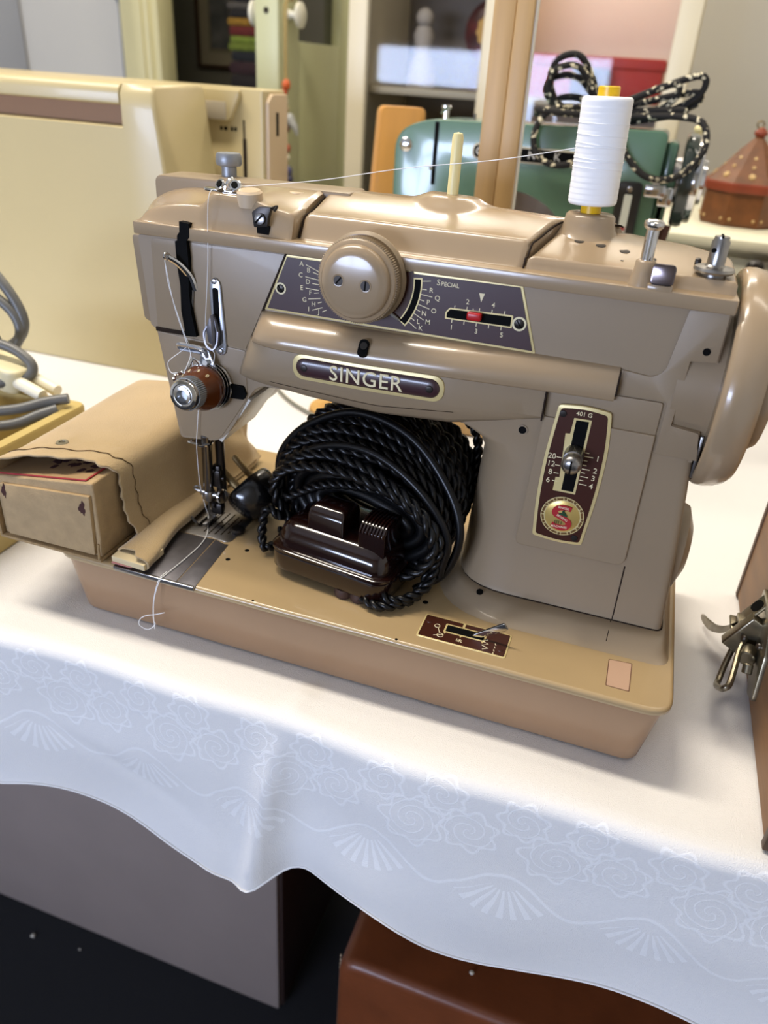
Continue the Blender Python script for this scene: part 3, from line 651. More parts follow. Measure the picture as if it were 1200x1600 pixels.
for x, z, x1, z1 in ((206.6, 180.4, 211.5, 181.1), (207, 176.6, 209.8, 176.6), (207, 174, 213, 173.4), (206.5, 171.3, 209, 170.8), (205.8, 168.8, 212, 167.2), (204.8, 166.3, 207.3, 165.2), (203.8, 164, 209.4, 161.2), (202.4, 161.6, 204.6, 160.2), (200.6, 159.8, 206, 156.2)): line(b, x, z, x1, z1)
for k in range(5):
    line(b, 225+k*6.35, 168.8+k*.2, 225.1+k*6.35, 170.9+k*.2); line(b, 224.3+k*6.35, 162.0, 224.3+k*6.35, 164)
line(b, 234.6, 169.2, 234.6, 170.6)
obj('lettering', b, letter, cp)
# slider window
b = nb(); prism(b, rpoly([(220.6, 163.7), (255, 163.9), (255, 170.1), (253, 170.2), (222.6, 169.5), (220.6, 167)], [.4, .6, .6, .6, .6, .6]), 'y', 58.7, 59.4); obj('slider_frame', b, gold, cp)
b = nb(); prism(b, rpoly([(221.4, 164.4), (254.2, 164.6), (254.2, 169.4), (223, 168.8), (221.4, 166.8)], .3), 'y', 58.6, 59.3); obj('slider_slot', b, black, cp)
b = nb(); box(b, 232.4, 239.6, 54.6, 58.8, 165.6, 169.6, .9, 3); obj('slider_button', b, red_pl, cp)
for x, z, r in ((258.4, 166.5, 3.1), (128.9, 166.4, 2.7)):
    b = nb(); lathe(b, [(r, 0), (r+.45, 0), (r+.45, .35), (r, .35)], (x, 59.05, z), (0, -1, 0), 24); obj('screw_ring', b, letter, cp)
    b = nb(); lathe(b, [(0, 0), (r, 0), (r, .2), (r*.6, .7), (0, .9)], (x, 59.1, z), (0, -1, 0), 20); s_ = obj('panel_screw', b, dark_steel, cp)
    b = nb(); t = nb(); box(t, -r*.8, r*.8, -.2, .1, -.25, .25); merge(b, t, Matrix.Translation((x, 58.3, z)) @ Matrix.Rotation(.9, 4, 'Y')); obj('screw_slot', b, black, s_)
# curved window right of the dial
dc = (177.0, 179.0)
def arcpoly(r0, r1, a0, a1, c=(171.5, 178.5), n=14):
    o = [(c[0]+r0*math.cos(a0+(a1-a0)*k/n), c[1]+r0*math.sin(a0+(a1-a0)*k/n)) for k in range(n+1)]
    return o+[(c[0]+r1*math.cos(a1+(a0-a1)*k/n), c[1]+r1*math.sin(a1+(a0-a1)*k/n)) for k in range(n+1)]
b = nb(); prism(b, arcpoly(31.2, 35.8, -.66, .1), 'y', 58.8, 59.4); obj('arc_frame', b, gold, cp)
b = nb(); prism(b, arcpoly(31.9, 35.1, -.64, .08), 'y', 58.7, 59.4); obj('arc_slot', b, black, cp)
b = nb(); prism(b, arcpoly(18.5, 31.2, -.66, .2), 'y', 58.9, 59.4); obj('arc_ground', b, brown_red, cp)
b = nb(); tube(b, [(186, 57.5, 166), (195.5, 57.6, 160.4), (197.4, 58, 159)], lambda t: 1.3-.8*t, 8); obj('pointer', b, steel, cp)
# big pattern dial
dl = thing_p = None
b = nb(); lathe(b, [(0, 0), (20, 0), (22.4, 1), (22.6, 3), (21.4, 5), (17, 5.6), (17, 7)], (dc[0], 58.5, dc[1]), (0, -1, 0), 56); dial = obj('dial_flange', b, enamel, sm)
b = nb(); lathe(b, [(17, 5), (20.4, 6.5), (20.6, 7.6), (20.6, 12.4), (20.0, 13.4), (18.2, 14), (18.0, 15.6), (16.6, 17.4), (13, 18.3), (0, 18.8)], (dc[0], 58.5, dc[1]), (0, -1, 0), 64); obj('pattern_dial', b, enamel_top, sm, ang=60)
b = nb(); lathe(b, [(20.2, 7.6), (20.9, 7.7), (20.9, 12.2), (20.2, 12.4)], (dc[0], 58.5, dc[1]), (0, -1, 0), 220, rfun=lambda k: 1.022 if k % 2 else .985); obj('dial_knurling', b, enamel, sm, ang=10)
for x, z, sa in ((dc[0]-7.6, dc[1]+.6, .9), (dc[0]+6.6, dc[1]-.3, 1.5)):
    b = nb(); lathe(b, [(2.6, 0), (3.2, .2), (3.2, -1), (2.6, -1)], (x, 39.95, z), (0, -1, 0), 24); obj('screw_ring', b, enamel_top, sm)
    b = nb(); cyl(b, (x, 40.6, z), (0, -1, 0), 2.6, .75, 20, .2); s_ = obj('dial_screw', b, dark_steel, sm)
    b = nb(); t = nb(); box(t, -2.3, 2.3, -.2, .1, -.35, .35); merge(b, t, Matrix.Translation((x, 39.8, z)) @ Matrix.Rotation(-sa, 4, 'Y')); obj('screw_slot', b, black, s_)

# stitch length plate on the column
def onc(z): return -(122-z)*.008
def lay(t):
    for v in t.verts: v.co.y += onc(v.co.z)
po = rpoly([(283.2, 52.6), (281.6, 75), (281.8, 100), (284.6, 130), (297.5, 131.6), (311, 130), (313.4, 111), (313.2, 85), (310.2, 52.2), (296.6, 51)], [1.5, 14, 14, 2, 10, 2, 12, 14, 1.5, 10], 4)
cx_, cz_ = 297.4, 91
pin = [(cx_+(x-cx_)*(1-1.75/15.5), cz_+(z-cz_)*(1-1.75/40)) for x, z in po]
b = nb(); t = nb(); prism(t, po, 'y', 56.2, 58.2, .4); lay(t); merge(b, t); sp = obj('stitch_length_plate', b, gold, sm)
b = nb(); t = nb(); prism(t, pin, 'y', 56.0, 57.4); lay(t); merge(b, t); obj('plate_ground', b, brown_red, sp)
b = nb(); t = nb(); prism(t, [(293.4, 124.4), (302.2, 124.6), (301.5, 82.2), (289.6, 82.2), (289.8, 90.2), (291.8, 90.4), (290.6, 115.4), (292.9, 115.6)], 'y', 55.9, 57.4); lay(t); merge(b, t); obj('slot_frame', b, gold, sp)
b = nb(); t = nb(); prism(t, [(294.6, 123.4), (301, 123.6), (300.3, 83.4), (294.0, 83.4)], 'y', 55.8, 57.4); lay(t); merge(b, t); obj('slot', b, black, sp)
b = nb(); t = nb()
text(t, '401 G', 3.2, (298, 55.9, 127), ext=.08, bold=.008)
for s_, x, z in (('20', 286.0, 101.6), ('12', 286.2, 97.2), ('8', 286.6, 92.5), ('6', 286.2, 87.6), ('1', 309.0, 104.6), ('2', 309.0, 97.6), ('3', 308.8, 93.2), ('4', 308.6, 88.6)): text(t, s_, 4.3, (x, 55.9, z), ext=.08, bold=.008)
for z in (101.6, 97.0, 92.4, 87.8): line(t, 288.4, z, 291, z, .4, 55.85)
for z, w in ((106.8, 2), (104.8, 4.4), (102.4, 2), (99.8, 2), (97.6, 4), (95.4, 2), (93.2, 4), (91.0, 2), (88.8, 4)): line(t, 302.2, z, 302.2+w, z, .4, 55.85)
lay(t); merge(b, t); obj('lettering', b, letter, sp)
b = nb(); lathe(b, [(0, 0), (4.2, 0), (4.2, 9), (3.8, 9.6), (5.0, 10.4), (5.2, 14), (4.6, 15.6), (3, 16.8), (0, 17.2)], (297, 57.6, 105.6), (0, -1, -.12), 28, rfun=None); kn = obj('stitch_length_knob', b, steel, sp)
b = nb(); lathe(b, [(4.0, 1), (4.9, 1.1), (4.9, 8.6), (4.0, 8.8)], (297, 57.6, 105.6), (0, -1, -.12), 96, rfun=lambda k: 1.03 if k % 2 else .97); obj('knurl', b, steel, kn, ang=10)
b = nb(); t = nb(); box(t, -.45, .45, -.4, .3, -4.0, 4.0); merge(b, t, Matrix.Translation((297, 40.7, 103.6)) @ Matrix.Rotation(.12, 4, 'X')); obj('screw_slot', b, black, kn)
for x, z in ((287.6, 125.6), (305.8, 56.2)):
    b = nb(); t = nb(); lathe(t, [(0, 0), (1.9, 0), (1.7, .6), (0, .8)], (x, 56.1, z), (0, -1, 0), 16); lay(t); merge(b, t); obj('plate_screw', b, dark_steel, sp)
bx, bz = 297.2, 68.0
b = nb(); t = nb(); lathe(t, [(9.5, 0), (11.6, 0), (11.6, .5), (9.5, .5)], (bx, 56.1, bz), (0, -1, 0), 48)
lay(t); merge(b, t); bd = obj('badge', b, gold, sp)
b = nb(); t = nb()
for k in range(12):
    a = k*PI/6; u = Vector((math.cos(a), 0, math.sin(a)))
    ball(t, Vector((bx, 55.6, bz))+u*10.7, .75, 1, 8)
    w = [(bx+r*math.cos(a+PI/12+d), bz+r*math.sin(a+PI/12+d)) for r, d in ((10.0, -.15), (10.0, .15), (11.1, .15), (11.1, -.15))]; prism(t, w, 'y', 55.4, 55.65)
lay(t); merge(b, t); obj('badge_chain', b, mat('badge_brown', '6b4c22', .4), bd)
b = nb(); t = nb(); lathe(t, [(9.3, 0), (9.3, .6), (7, 1.3), (0, 1.9)], (bx, 56.1, bz), (0, -1, 0), 40); lay(t); merge(b, t); obj('badge_disc', b, mat('badge_gold', 'd2b468', .3, metal=.5), bd)
b = nb(); t = nb()
sp_ = [(4.2, 5.6), (1.5, 6.0), (-2.2, 5.4), (-4.1, 3.4), (-3.6, 1.5), (-1.2, .4), (2.0, -.8), (4.0, -2.6), (3.6, -5.0), (1.2, -6.2), (-2, -6.0), (-4.8, -5.0)]
q = smooth([(bx+x, 0, bz+z) for x, z in sp_], 5); LL = []
for i, p_ in enumerate(q):
    d = (q[min(i+1, len(q)-1)]-q[max(i-1, 0)]).normalized(); n = Vector((-d.z, 0, d.x))*(1.55 if 5 < i < len(q)-5 else 1.35)
    LL.append([Vector((v.x, y, v.z)) for v, y in ((p_+n, 54.0), (p_-n, 54.0), (p_-n, 54.6), (p_+n, 54.6))])
loft(t, LL); lay(t); merge(b, t); obj('badge_letter', b, mat('badge_red', 'a81f26', .4), bd)
b = nb(); t = nb()
for s_, x, z, rot in (('SINGER', bx, bz+5.8, -.05), ('SEWING', bx+.2, bz-.1, -.42), ('MACHINES', bx-.6, bz-5.8, .05)):
    text(t, s_, 1.75, (x, 53.95, z), xd=(math.cos(rot), 0, math.sin(rot)), yd=(-math.sin(rot), 0, math.cos(rot)), ext=.06, bold=.01)
lay(t); merge(b, t); obj('badge_lettering', b, mat('badge_cream', 'f0e0c0', .5), bd)
b = nb(); t = nb(); ball(t, (bx+.5, 53.9, bz+4.3), .55, 1, 8); tube(t, smooth([(bx+.4, 53.9, bz+3.8), (bx+.2, 53.9, bz+2.6), (bx+.8, 53.9, bz+1.8)], 4), .75, 6); tube(t, smooth([(bx-1.8, 53.9, bz+2.0), (bx, 53.9, bz+1.9), (bx+2.6, 53.9, bz+1.3)], 4), .5, 6); tube(t, smooth([(bx+.3, 53.9, bz+3.4), (bx+1.3, 53.9, bz+2.7), (bx+2, 53.9, bz+2.2)], 3), .35, 5)
for x in (-2.2, -1.2, -.2, 1.2): tube(t, [(bx+x-1, 53.95, bz-2.2), (bx+x-1, 53.95, bz-4.2)], .16, 5)
lay(t); merge(b, t); obj('badge_figure', b, mat('badge_green', '1f4a2c', .5), bd)

# drop feed plate on the bed
b = nb(); prism(b, rrect(234, 284.4, 9.2, 30.3, 1.2, 4), 'z', -.4, .5, .2); zz = obj('feed_plate', b, gold, sm)
b = nb(); prism(b, rrect(234.9, 283.5, 10.1, 29.4, .8, 3), 'z', -.3, .62); obj('plate_ground', b, brown_red, zz)
b = nb(); prism(b, rrect(247.4, 271.2, 17.8, 25.6, .6, 3), 'z', 0, .72); prism(b, [(256.6, 25), (258, 25), (258, 29.6), (256.6, 29.6)], 'z', 0, .7)
for x in (248.4, 257.6, 270): prism(b, [(x-.8, 18), (x+.8, 18), (x, 16.2)], 'z', 0, .7)
obj('slot_frame', b, gold, zz)
b = nb(); prism(b, rrect(248.4, 270.2, 18.8, 24.6, .4, 3), 'z', 0, .8); obj('slot', b, black, zz)
b = nb(); t = nb(); text(t, 'lift', 3.6, (257.6, 13.6, .66), xd=(1, .02, 0), yd=(0, 1, 0), ext=.06)
for c, r in (((243, 21.6), 1.5), ((246.6, 14.2), 1.7)): tube(t, [(c[0]+r*math.cos(k*PI/8), c[1]+r*math.sin(k*PI/8), .66) for k in range(16)], .2, 4, True)
tube(t, [(243.8, 20.3, .66), (246, 15.8, .66)], .2, 4); tube(t, [(243, 12.8, .66), (248.4, 15.2, .66)], .2, 4)
tube(t, [(272.6, 20.5, .66), (269.6, 18.6, .66), (273.4, 17, .66), (270.2, 15, .66), (274, 13.4, .66), (271, 11.8, .66)], .25, 4)
for k in range(4): tube(t, [(277+k*.1, 19-k*2.6, .66), (277.6, 17.6-k*2.6, .66)], .25, 4)
merge(b, t); obj('lettering', b, letter, zz)
b = nb(); t = nb(); prism(t, rpoly([(-1.6, 0), (1.6, 0), (2.4, 21), (-2.4, 21)], .8), 'y', -.8, .8, .3)
merge(b, t, Matrix.Translation((264.5, 20.4, .6)) @ Matrix.Rotation(.93, 4, 'Y')); obj('feed_lever', b, chrome, zz)
for x, y in ((237.6, 24), (280.6, 15)): b = nb(); lathe(b, [(0, 0), (1.7, 0), (1.5, .4), (0, .6)], (x, y, .6), (0, 0, 1), 14); obj('plate_screw', b, brown_red, zz)

# top covers: continuous lip, then left cover, hinged lid and right end cap as separate castings
def lipx(y): return 40.5-18*sst(57, 106, y)
lp = [(lipx(y), y) for y in (57, 59, 64, 72, 82, 92, 102, 112, 127)]+[(353.5, 127), (353.8, 118), (354, 58), (353.2, 57)]
b = nb(); prism(b, lp, 'z', 184.9, 191.6, 1.6, 3); obj('cover_lip', b, enamel_top, sm, ang=60)
def lidz(x, y):
    t = y-57
    z = 190.8+12.6*sst(8, 19.5, t)+8.2*sst(17, 56, t)*lerp([(136, .95), (200, 1), (262, .72)], x)
    z -= 5*max(0, (t-63)/8)**2
    r = math.hypot(x-204, y-119); z += 3.6*(1-sst(11, 24, r))
    return z
def sheet(name, f, nu, nv, m=enamel_top, thick_z=186.0, par=sm):
    """closed solid under the height field f(u, v) -> point"""
    b = nb(); Vt = [[b.verts.new(f(i/nu, j/nv)) for j in range(nv+1)] for i in range(nu+1)]
    for i in range(nu):
        for j in range(nv): b.faces.new((Vt[i][j], Vt[i+1][j], Vt[i+1][j+1], Vt[i][j+1]))
    rim = [Vt[i][0] for i in range(nu+1)]+[Vt[nu][j] for j in range(1, nv+1)]+[Vt[i][nv] for i in range(nu-1, -1, -1)]+[Vt[0][j] for j in range(nv-1, 0, -1)]
    lo = [b.verts.new((v.co.x, v.co.y, thick_z)) for v in rim]
    for k in range(len(rim)): b.faces.new((rim[k], lo[k], lo[(k+1) % len(rim)], rim[(k+1) % len(rim)]))
    b.faces.new(lo); bmesh.ops.recalc_face_normals(b, faces=b.faces)
    return obj(name, b, m, par, ang=50)
def vw(v):   # denser sampling near the front step
    return 57+(v*40 if v < .5 else 20+(v-.5)*2*(.5*v+.75)*51/1.25) if False else (57+v*2*20 if v < .5 else 77+(v-.5)*2*51)
def f_left(u, v):
    y = 58.6+(vw(v)-57)*(69/71); x0 = lipx(y)+1.5; x = x0+(134-x0)*u; t = y-57
    dome = 191.0+11.5*sst(.8, 9, t)+3*sst(8, 40, t)
    d = min(1, (x-x0)/36); dome = 190.5+(dome-190.5)*math.sqrt(max(0, 1-(1-d)**2))
    h = lerp([(84, 209.6), (108, 209.2), (118, 206.4), (134, 203.5)], x)
    back = lerp([(84, 210.4), (134, 211)], x)
    wall = 190.6+(h-190.6)*sst(3.0, 8.5, t)+(back-h)*sst(10, 48, t)
    w = sst(78, 88, x)
    z = dome*(1-w)+wall*w
    if t > 62: z -= 7*((t-62)/9)**2
    if u > .985: z -= 1.2
    return (x, y, z)
sheet('top_cover', f_left, 60, 44)
b = nb(); prism(b, rpoly([(25.5, 170), (25.5, 210), (60, 210.6), (150, 211.6), (150, 170)], [2, 5, 0, 2, 2]), 'y', 103, 128, 1.4); obj('rear_cover', b, enamel, sm)
def xb(y): s = max(0, (y-57)/57); return 254.5+12*s**1.5+26*sst(110, 123, y)
def f_lid(u, v):
    y = 58.6+(vw(v)-57)*(69.4/71); x1 = xb(y)-1.2; x0 = 136.2; x = x0+(x1-x0)*u
    z = lidz(x, y)
    e = min(x-x0, x1-x); z -= 1.6*max(0, 1-e/2.2)**2
    return (x, y, z)
sheet('lid', f_lid, 84, 52)
def capz(x, y):
    t = y-57
    z = 190.9+6.4*sst(8.2, 11.2, t)+lerp([(255, 7.6), (300, 7.4), (330, 5.0), (353, 1.2)], x)*sst(10, 58, t)
    return z
def f_cap(u, v):
    y0 = vw(v); w = sst(262, 356, 254+u*100); y = 58.6+(y0-57)*(lerp([(0, 69.4), (.7, 69.4), (1, 64)], u)/71); x0 = xb(y)+1.2; x1 = 352.6-max(0, (y-112)/12)**2*3; x = x0+(x1-x0)*u
    z = capz(x, y); e = min(x-x0, (x1-x)*1.3); z -= 1.5*max(0, 1-e/2.2)**2
    if y > 121: z -= 3*((y-121)/7)**2
    return (x, y, z)
sheet('end_cap', f_cap, 60, 48)
b = nb(); tube(b, [(135.2, 59+i*2, lidz(137.5, 59+i*2)-1.6) for i in range(33)], .5, 6); obj('cover_gap', b, groove, sm)
b = nb(); tube(b, [(xb(y), y, max(lidz(xb(y)-2, y), capz(xb(y)+2, y))-1.2) for y in [59+i*1.5 for i in range(44)]], .55, 6); obj('cover_gap', b, groove, sm)
for x, y in ((277, 96), (288, 94), (300, 90.5), (313, 86)):
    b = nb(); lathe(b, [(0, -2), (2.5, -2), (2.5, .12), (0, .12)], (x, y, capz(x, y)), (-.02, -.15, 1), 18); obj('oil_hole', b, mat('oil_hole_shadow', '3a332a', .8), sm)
b = nb(); cyl(b, (300, 79, capz(300, 79)-1), (0, 0, 1), .8, 1.15, 10); cyl(b, (268, 63, 191), (0, 0, 1), .6, .5, 8); obj('oil_hole', b, black, sm)
# spool pin boss and ivory pin on the lid
b = nb(); lathe(b, [(18, 0), (15.6, 2.4), (14, 4.8), (13, 8), (12.6, 11.4), (11.4, 12.6), (0, 12.8)], (279, 113, 201), (0, 0, 1), 40, ); obj('spool_boss', b, enamel_top, sm, ang=60)
b = nb(); lathe(b, [(0, 0), (3.1, 0), (3.0, 28), (2.4, 30.2), (0, 30.8)], (204, 117, 214.5), (0, 0, 1), 18); obj('spool_pin', b, mat('ivory_plastic', 'e6d79a', .4), sm)
b = nb(); cyl(b, (279, 113, 213), (0, 0, 1), 2, 46, 12); obj('spool_pin', b, mat('ivory_plastic', 'e6d79a', .4), sm)
# chrome pin with collar, thumb plate, bobbin winder
b = nb(); lathe(b, [(6.6, -8), (5.6, -2), (4.8, 0), (4.6, 4.6), (3.6, 5.4), (0, 5.4)], (311, 64, 197.6), (0, 0, 1), 28); obj('pin_collar', b, enamel_top, sm, ang=60)
b = nb(); lathe(b, [(0, 0), (2.9, 0), (2.9, 13.4), (4.2, 14.4), (4.6, 15.6), (4.4, 16.8), (3.2, 17.6), (0, 18)], (311, 64, 202.6), (0, 0, 1), 28); obj('winder_guide_pin', b, chrome, sm)
b = nb(); t = nb(); prism(t, rrect(-5.2, 5.2, -4.6, 4.8, 2.4, 5), 'y', -1.2, 1.0, .5); merge(b, t, Matrix.Translation((319.6, 58.0, 198.2)) @ Matrix.Rotation(-.12, 4, 'X')); obj('winder_latch', b, mat('dark_chrome', '7a7072', .24, metal=1), sm)
b = nb(); box(b, 313.6, 325, 57.2, 64, 189.5, 194, 1); obj('latch_seat', b, enamel_top, sm)
b = nb(); lathe(b, [(0, -3), (11, -3), (11, .15), (0, .15)], (337, 82, capz(337, 82)-.25), (-.05, -.08, 1), 30); obj('winder_recess', b, mat('recess_brown', '6d5a48', .7), sm)
b = nb(); lathe(b, [(0, -4), (5, -4), (5, 2), (8.6, 2.4), (9.2, 3.4), (8.6, 4.6), (4.6, 5.2), (4.0, 6), (4.0, 16), (3.3, 17), (3.3, 18.2), (0, 18.6)], (341.4, 76, 196.6), (0, 0, 1), 30); wd_ = obj('bobbin_winder', b, steel, sm)
b = nb(); cyl(b, (339.4, 72.8, 209), (-.55, -.8, 0), 1, 1.2, 10); box(b, 340.9, 341.9, 72.4, 79.6, 214.3, 215.4); obj('winder_notch', b, black, wd_)
b = nb(); box(b, 345, 348, 85, 90, 196, 200, 1); box(b, 333, 336, 88, 92, 198, 202, 1); obj('winder_bracket', b, dark_steel, sm)
# thread guides and screws on the left cover
b = nb(); prism(b, rrect(77, 110, 70.5, 76.5, 2.9, 5), 'z', 209.2, 210.8, .4); tg = obj('thread_guide', b, chrome, sm)
b = nb(); lathe(b, [(0, 0), (3.2, 0), (3.4, .6), (3.4, 2.6), (2.8, 3.2), (0, 3.4)], (88.5, 73, 211.8), (-.35, -.75, .5), 20); lathe(b, [(0, 0), (3.2, 0), (3.4, .6), (3.4, 2.6), (2.8, 3.2), (0, 3.4)], (96.2, 73.4, 211.8), (.2, -.75, .55), 20); tube(b, smooth([(91, 70.5, 210.8), (92, 71, 214), (93, 74, 216.2), (94, 76, 215), (94, 77, 211)], 4), 1.0, 7, flat=.8); obj('guide_disc', b, chrome, tg)
b = nb(); cyl(b, (88.2, 70.8, 213.2), (-.35, -.75, .5), 1.8, 1.2, 14); cyl(b, (96.5, 71.3, 213.3), (.2, -.75, .55), 1.8, 1.2, 14); obj('guide_hole', b, black, tg)
b = nb(); lathe(b, [(0, -8), (4.4, -8), (4.4, 5), (7, 5.6), (7.6, 7), (7.4, 11), (6.6, 12.4), (0, 12.8)], (64, 124, 211), (0, 0, 1), 40, rfun=lambda k: 1.02 if k % 2 else .985); obj('pressure_knob', b, mat('grey_zinc', '8f9296', .45, metal=.6), sm)
b = nb(); cyl(b, (106.5, 69.5, 203.5), (0, -.1, 1), 6.8, 9.0, 32, 1.2); obj('lid_button', b, mat('button_beige', 'c8b294', .35), sm)
b = nb(); cyl(b, (121, 97, 207.8), (0, 0, 1), 4.6, 2.4, 24, .5); obj('lid_button', b, mat('button_beige', 'c8b294', .35), sm)
b = nb(); prism(b, rpoly([(114, 196), (113, 203.5), (117, 206.4), (124, 206.8), (122, 201), (121.6, 197)], .8), 'y', 58.4, 61.5, .3); tube(b, smooth([(124, 60, 206), (127, 59, 207.4), (126, 57.6, 205.2)], 4), .8, 6); br_ = obj('guide_bracket', b, dark_steel, sm)
b = nb(); lathe(b, [(0, 0), (2.9, 0), (2.8, 1.6), (0, 2.4)], (118, 58.4, 200.6), (0, -1, .1), 20); s_ = obj('bracket_screw', b, steel, br_)
b = nb(); t = nb(); box(t, -2.8, 2.8, -.3, .3, -.4, .4); merge(b, t, Matrix.Translation((118, 56.1, 200.8)) @ Matrix.Rotation(-.8, 4, 'Y')); obj('screw_slot', b, black, s_)
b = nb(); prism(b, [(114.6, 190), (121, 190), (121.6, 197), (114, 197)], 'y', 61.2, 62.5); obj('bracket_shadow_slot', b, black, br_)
# take-up slot and lever
b = nb(); prism(b, [(70.2, 194.4), (76, 193.9), (75.7, 187), (74, 184.6), (74.4, 175), (73.4, 158), (74, 146), (76.4, 132.2), (69.4, 131.6), (67.6, 146), (68.2, 160), (67, 172), (66.8, 183.9), (68.2, 184.4), (68.4, 187), (70, 189)], 'y', 56.6, 61.0); obj('take_up_slot', b, black, sm)
b = nb(); P_ = smooth([(75.5, 60, 158), (73.6, 58, 166), (69.6, 54.4, 172.6), (65.2, 51.6, 176)], 6); tube(b, P_, lambda t: 2.3-.5*t, 8, flat=.7)
lathe(b, [(1.1, -.8), (2.0, -.8), (2.3, 0), (2.0, .8), (1.1, .8), (1.1, -.8)], (64.6, 51.2, 176.6), (.9, -.5, .1), 18); obj('take_up_lever', b, chrome, sm)
b = nb(); tube(b, [(74.6, 59.4, 159), (73.6, 59.2, 150), (71, 59, 142), (70.4, 59, 136)], .9, 6); obj('take_up_rod', b, steel, sm)
# tension slide plate
b = nb(); prism(b, rpoly([(85.4, 160), (86, 164.5), (89, 167.6), (92.4, 164.5), (94, 140), (94.6, 128), (93.6, 124.2), (90.6, 122.8), (87.6, 124.6), (87, 130), (86, 142)], 2), 'y', 58.2, 60, .4); gp = obj('thread_plate', b, mat('satin_steel', 'b8bcc4', .25, metal=.85), sm)
b = nb(); prism(b, rrect(87.6, 91.2, 139, 161.6, 1.7, 5), 'y', 57.9, 59); obj('plate_slot', b, black, gp)
for x, z in ((89, 165), (91, 125.6)):
    b = nb(); lathe(b, [(0, 0), (1.7, 0), (1.4, 1), (0, 1.4)], (x, 58.2, z), (0, -1, 0), 14); obj('plate_rivet', b, steel, gp)
b = nb(); prism(b, rpoly([(85.4, 131), (84.4, 138), (86, 144), (88.6, 147.6), (90.2, 144), (91.6, 136), (90.6, 128.4)], .8), 'y', 54.5, 57.6, .6); tube(b, smooth([(84.6, 55.6, 140), (83, 54.4, 136), (84.6, 53.4, 129.6), (88.6, 53, 127.6), (91, 54, 131), (91.6, 55, 138)], 5), .8, 6); tube(b, [(88.4, 54.8, 147), (89.4, 54, 138), (89, 54.4, 129)], 1.1, 6); obj('thread_clip', b, dsteel, gp)
# wire guide and bracket above the tension unit
b = nb(); tube(b, smooth([(66, 53.4, 127.0), (68.5, 53, 127.6), (80, 53, 127.2), (83, 53.4, 125.6), (84, 55, 122)], 4), 1.3, 8); tube(b, [(66, 53.4, 127), (65.6, 54, 125.4), (67, 54.4, 124.2), (80, 54.6, 124.2)], 1.2, 8)
prism(b, rpoly([(80, 126), (84.6, 126.4), (92, 110), (94, 100), (80, 101), (77.6, 113)], 1), 'y', 54.6, 56, .3); obj('guide_bracket', b, mat('satin_steel', 'b8bcc4', .25, metal=.85), sm)
# tension unit: axis comes out of the head towards the viewer
To = Vector((82.6, 59, 103.6)); Td = Vector((.02, -1, .13)).normalized()
tn = obj('tension_base', lathe(nb(), [(0, 0), (14, 0), (14.4, 1), (13.6, 2), (0, 2)], To, Td, 40), chrome, sm)
b = nb(); 
for h, r in ((2.6, 14.6), (4.6, 14.2), (6.8, 13.6)): lathe(b, [(0, h), (r, h), (r+.2, h+.5), (r, h+1), (0, h+1)], To, Td, 44)
obj('tension_disc', b, chrome, tn)
b = nb(); lathe(b, [(0, 8), (13, 8), (13.2, 11), (12.2, 11.6), (13, 12.6), (9.7, 20.2), (9.2, 21), (0, 21)], To, Td, 40); td = obj('tension_dial', b, amber, tn)
b = nb(); u_, v_, w_ = basis(Td)
for k, ch_ in enumerate('0987'):
    a = .62-k*.52; n = Vector((math.sin(a), 0, math.cos(a))); n = (n-Td*n.dot(Td)).normalized(); xd = n.cross(Td)
    text(b, ch_, 3.4, To+Td*16.4+n*11.5, xd=xd, yd=n*.4-Td*.92, ext=.12, bold=.015)
obj('tension_numerals', b, letter, td)
b = nb(); lathe(b, [(0, 20), (8.8, 20), (9.0, 20.8), (9, 29.6), (8.2, 31), (6.6, 31.6), (6.2, 30.6), (5.4, 30.6), (5, 32.2), (3.4, 32.4), (3, 31), (2.8, 28), (0, 28)], To, Td, 44); tk = obj('tension_nut', b, chrome, tn)
b = nb(); lathe(b, [(8.6, 21), (9.35, 21.2), (9.35, 28.6), (8.6, 28.8)], To, Td, 100, rfun=lambda k: 1.02 if k % 2 else .975); obj('knurl', b, mat('grey_knurl', 'a7abae', .35, metal=.8), tk, ang=10)
b = nb(); tube(b, smooth([To+Td*9+Vector((-9, 0, 10)), To+Td*10+Vector((-13, 0, 7)), To+Td*15+Vector((-14.5, 0, 6)), To+Td*15.5+Vector((-14.6, 0, 3.2)), To+Td*11+Vector((-12.5, 0, 3))], 5), 1.0, 7); tube(b, smooth([To+Td*8+Vector((-2, 0, 14)), To+Td*9+Vector((-4, 0, 16.5)), To+Td*9+Vector((-6, 0, 16)), To+Td*12+Vector((-7, 0, 12))], 5), .8, 6)
lathe(b, [(0, 0), (1.6, 0), (1.6, 5), (0, 5)], To+Td*3+Vector((1.5, 0, 15)), Td, 12); obj('check_spring', b, chrome, tn)
b = nb(); prism(b, rpoly([(95, 98), (104.6, 98.4), (106.4, 102), (104.6, 106.6), (95.6, 106.8)], .6), 'y', 57.9, 61); obj('head_window', b, black, sm)
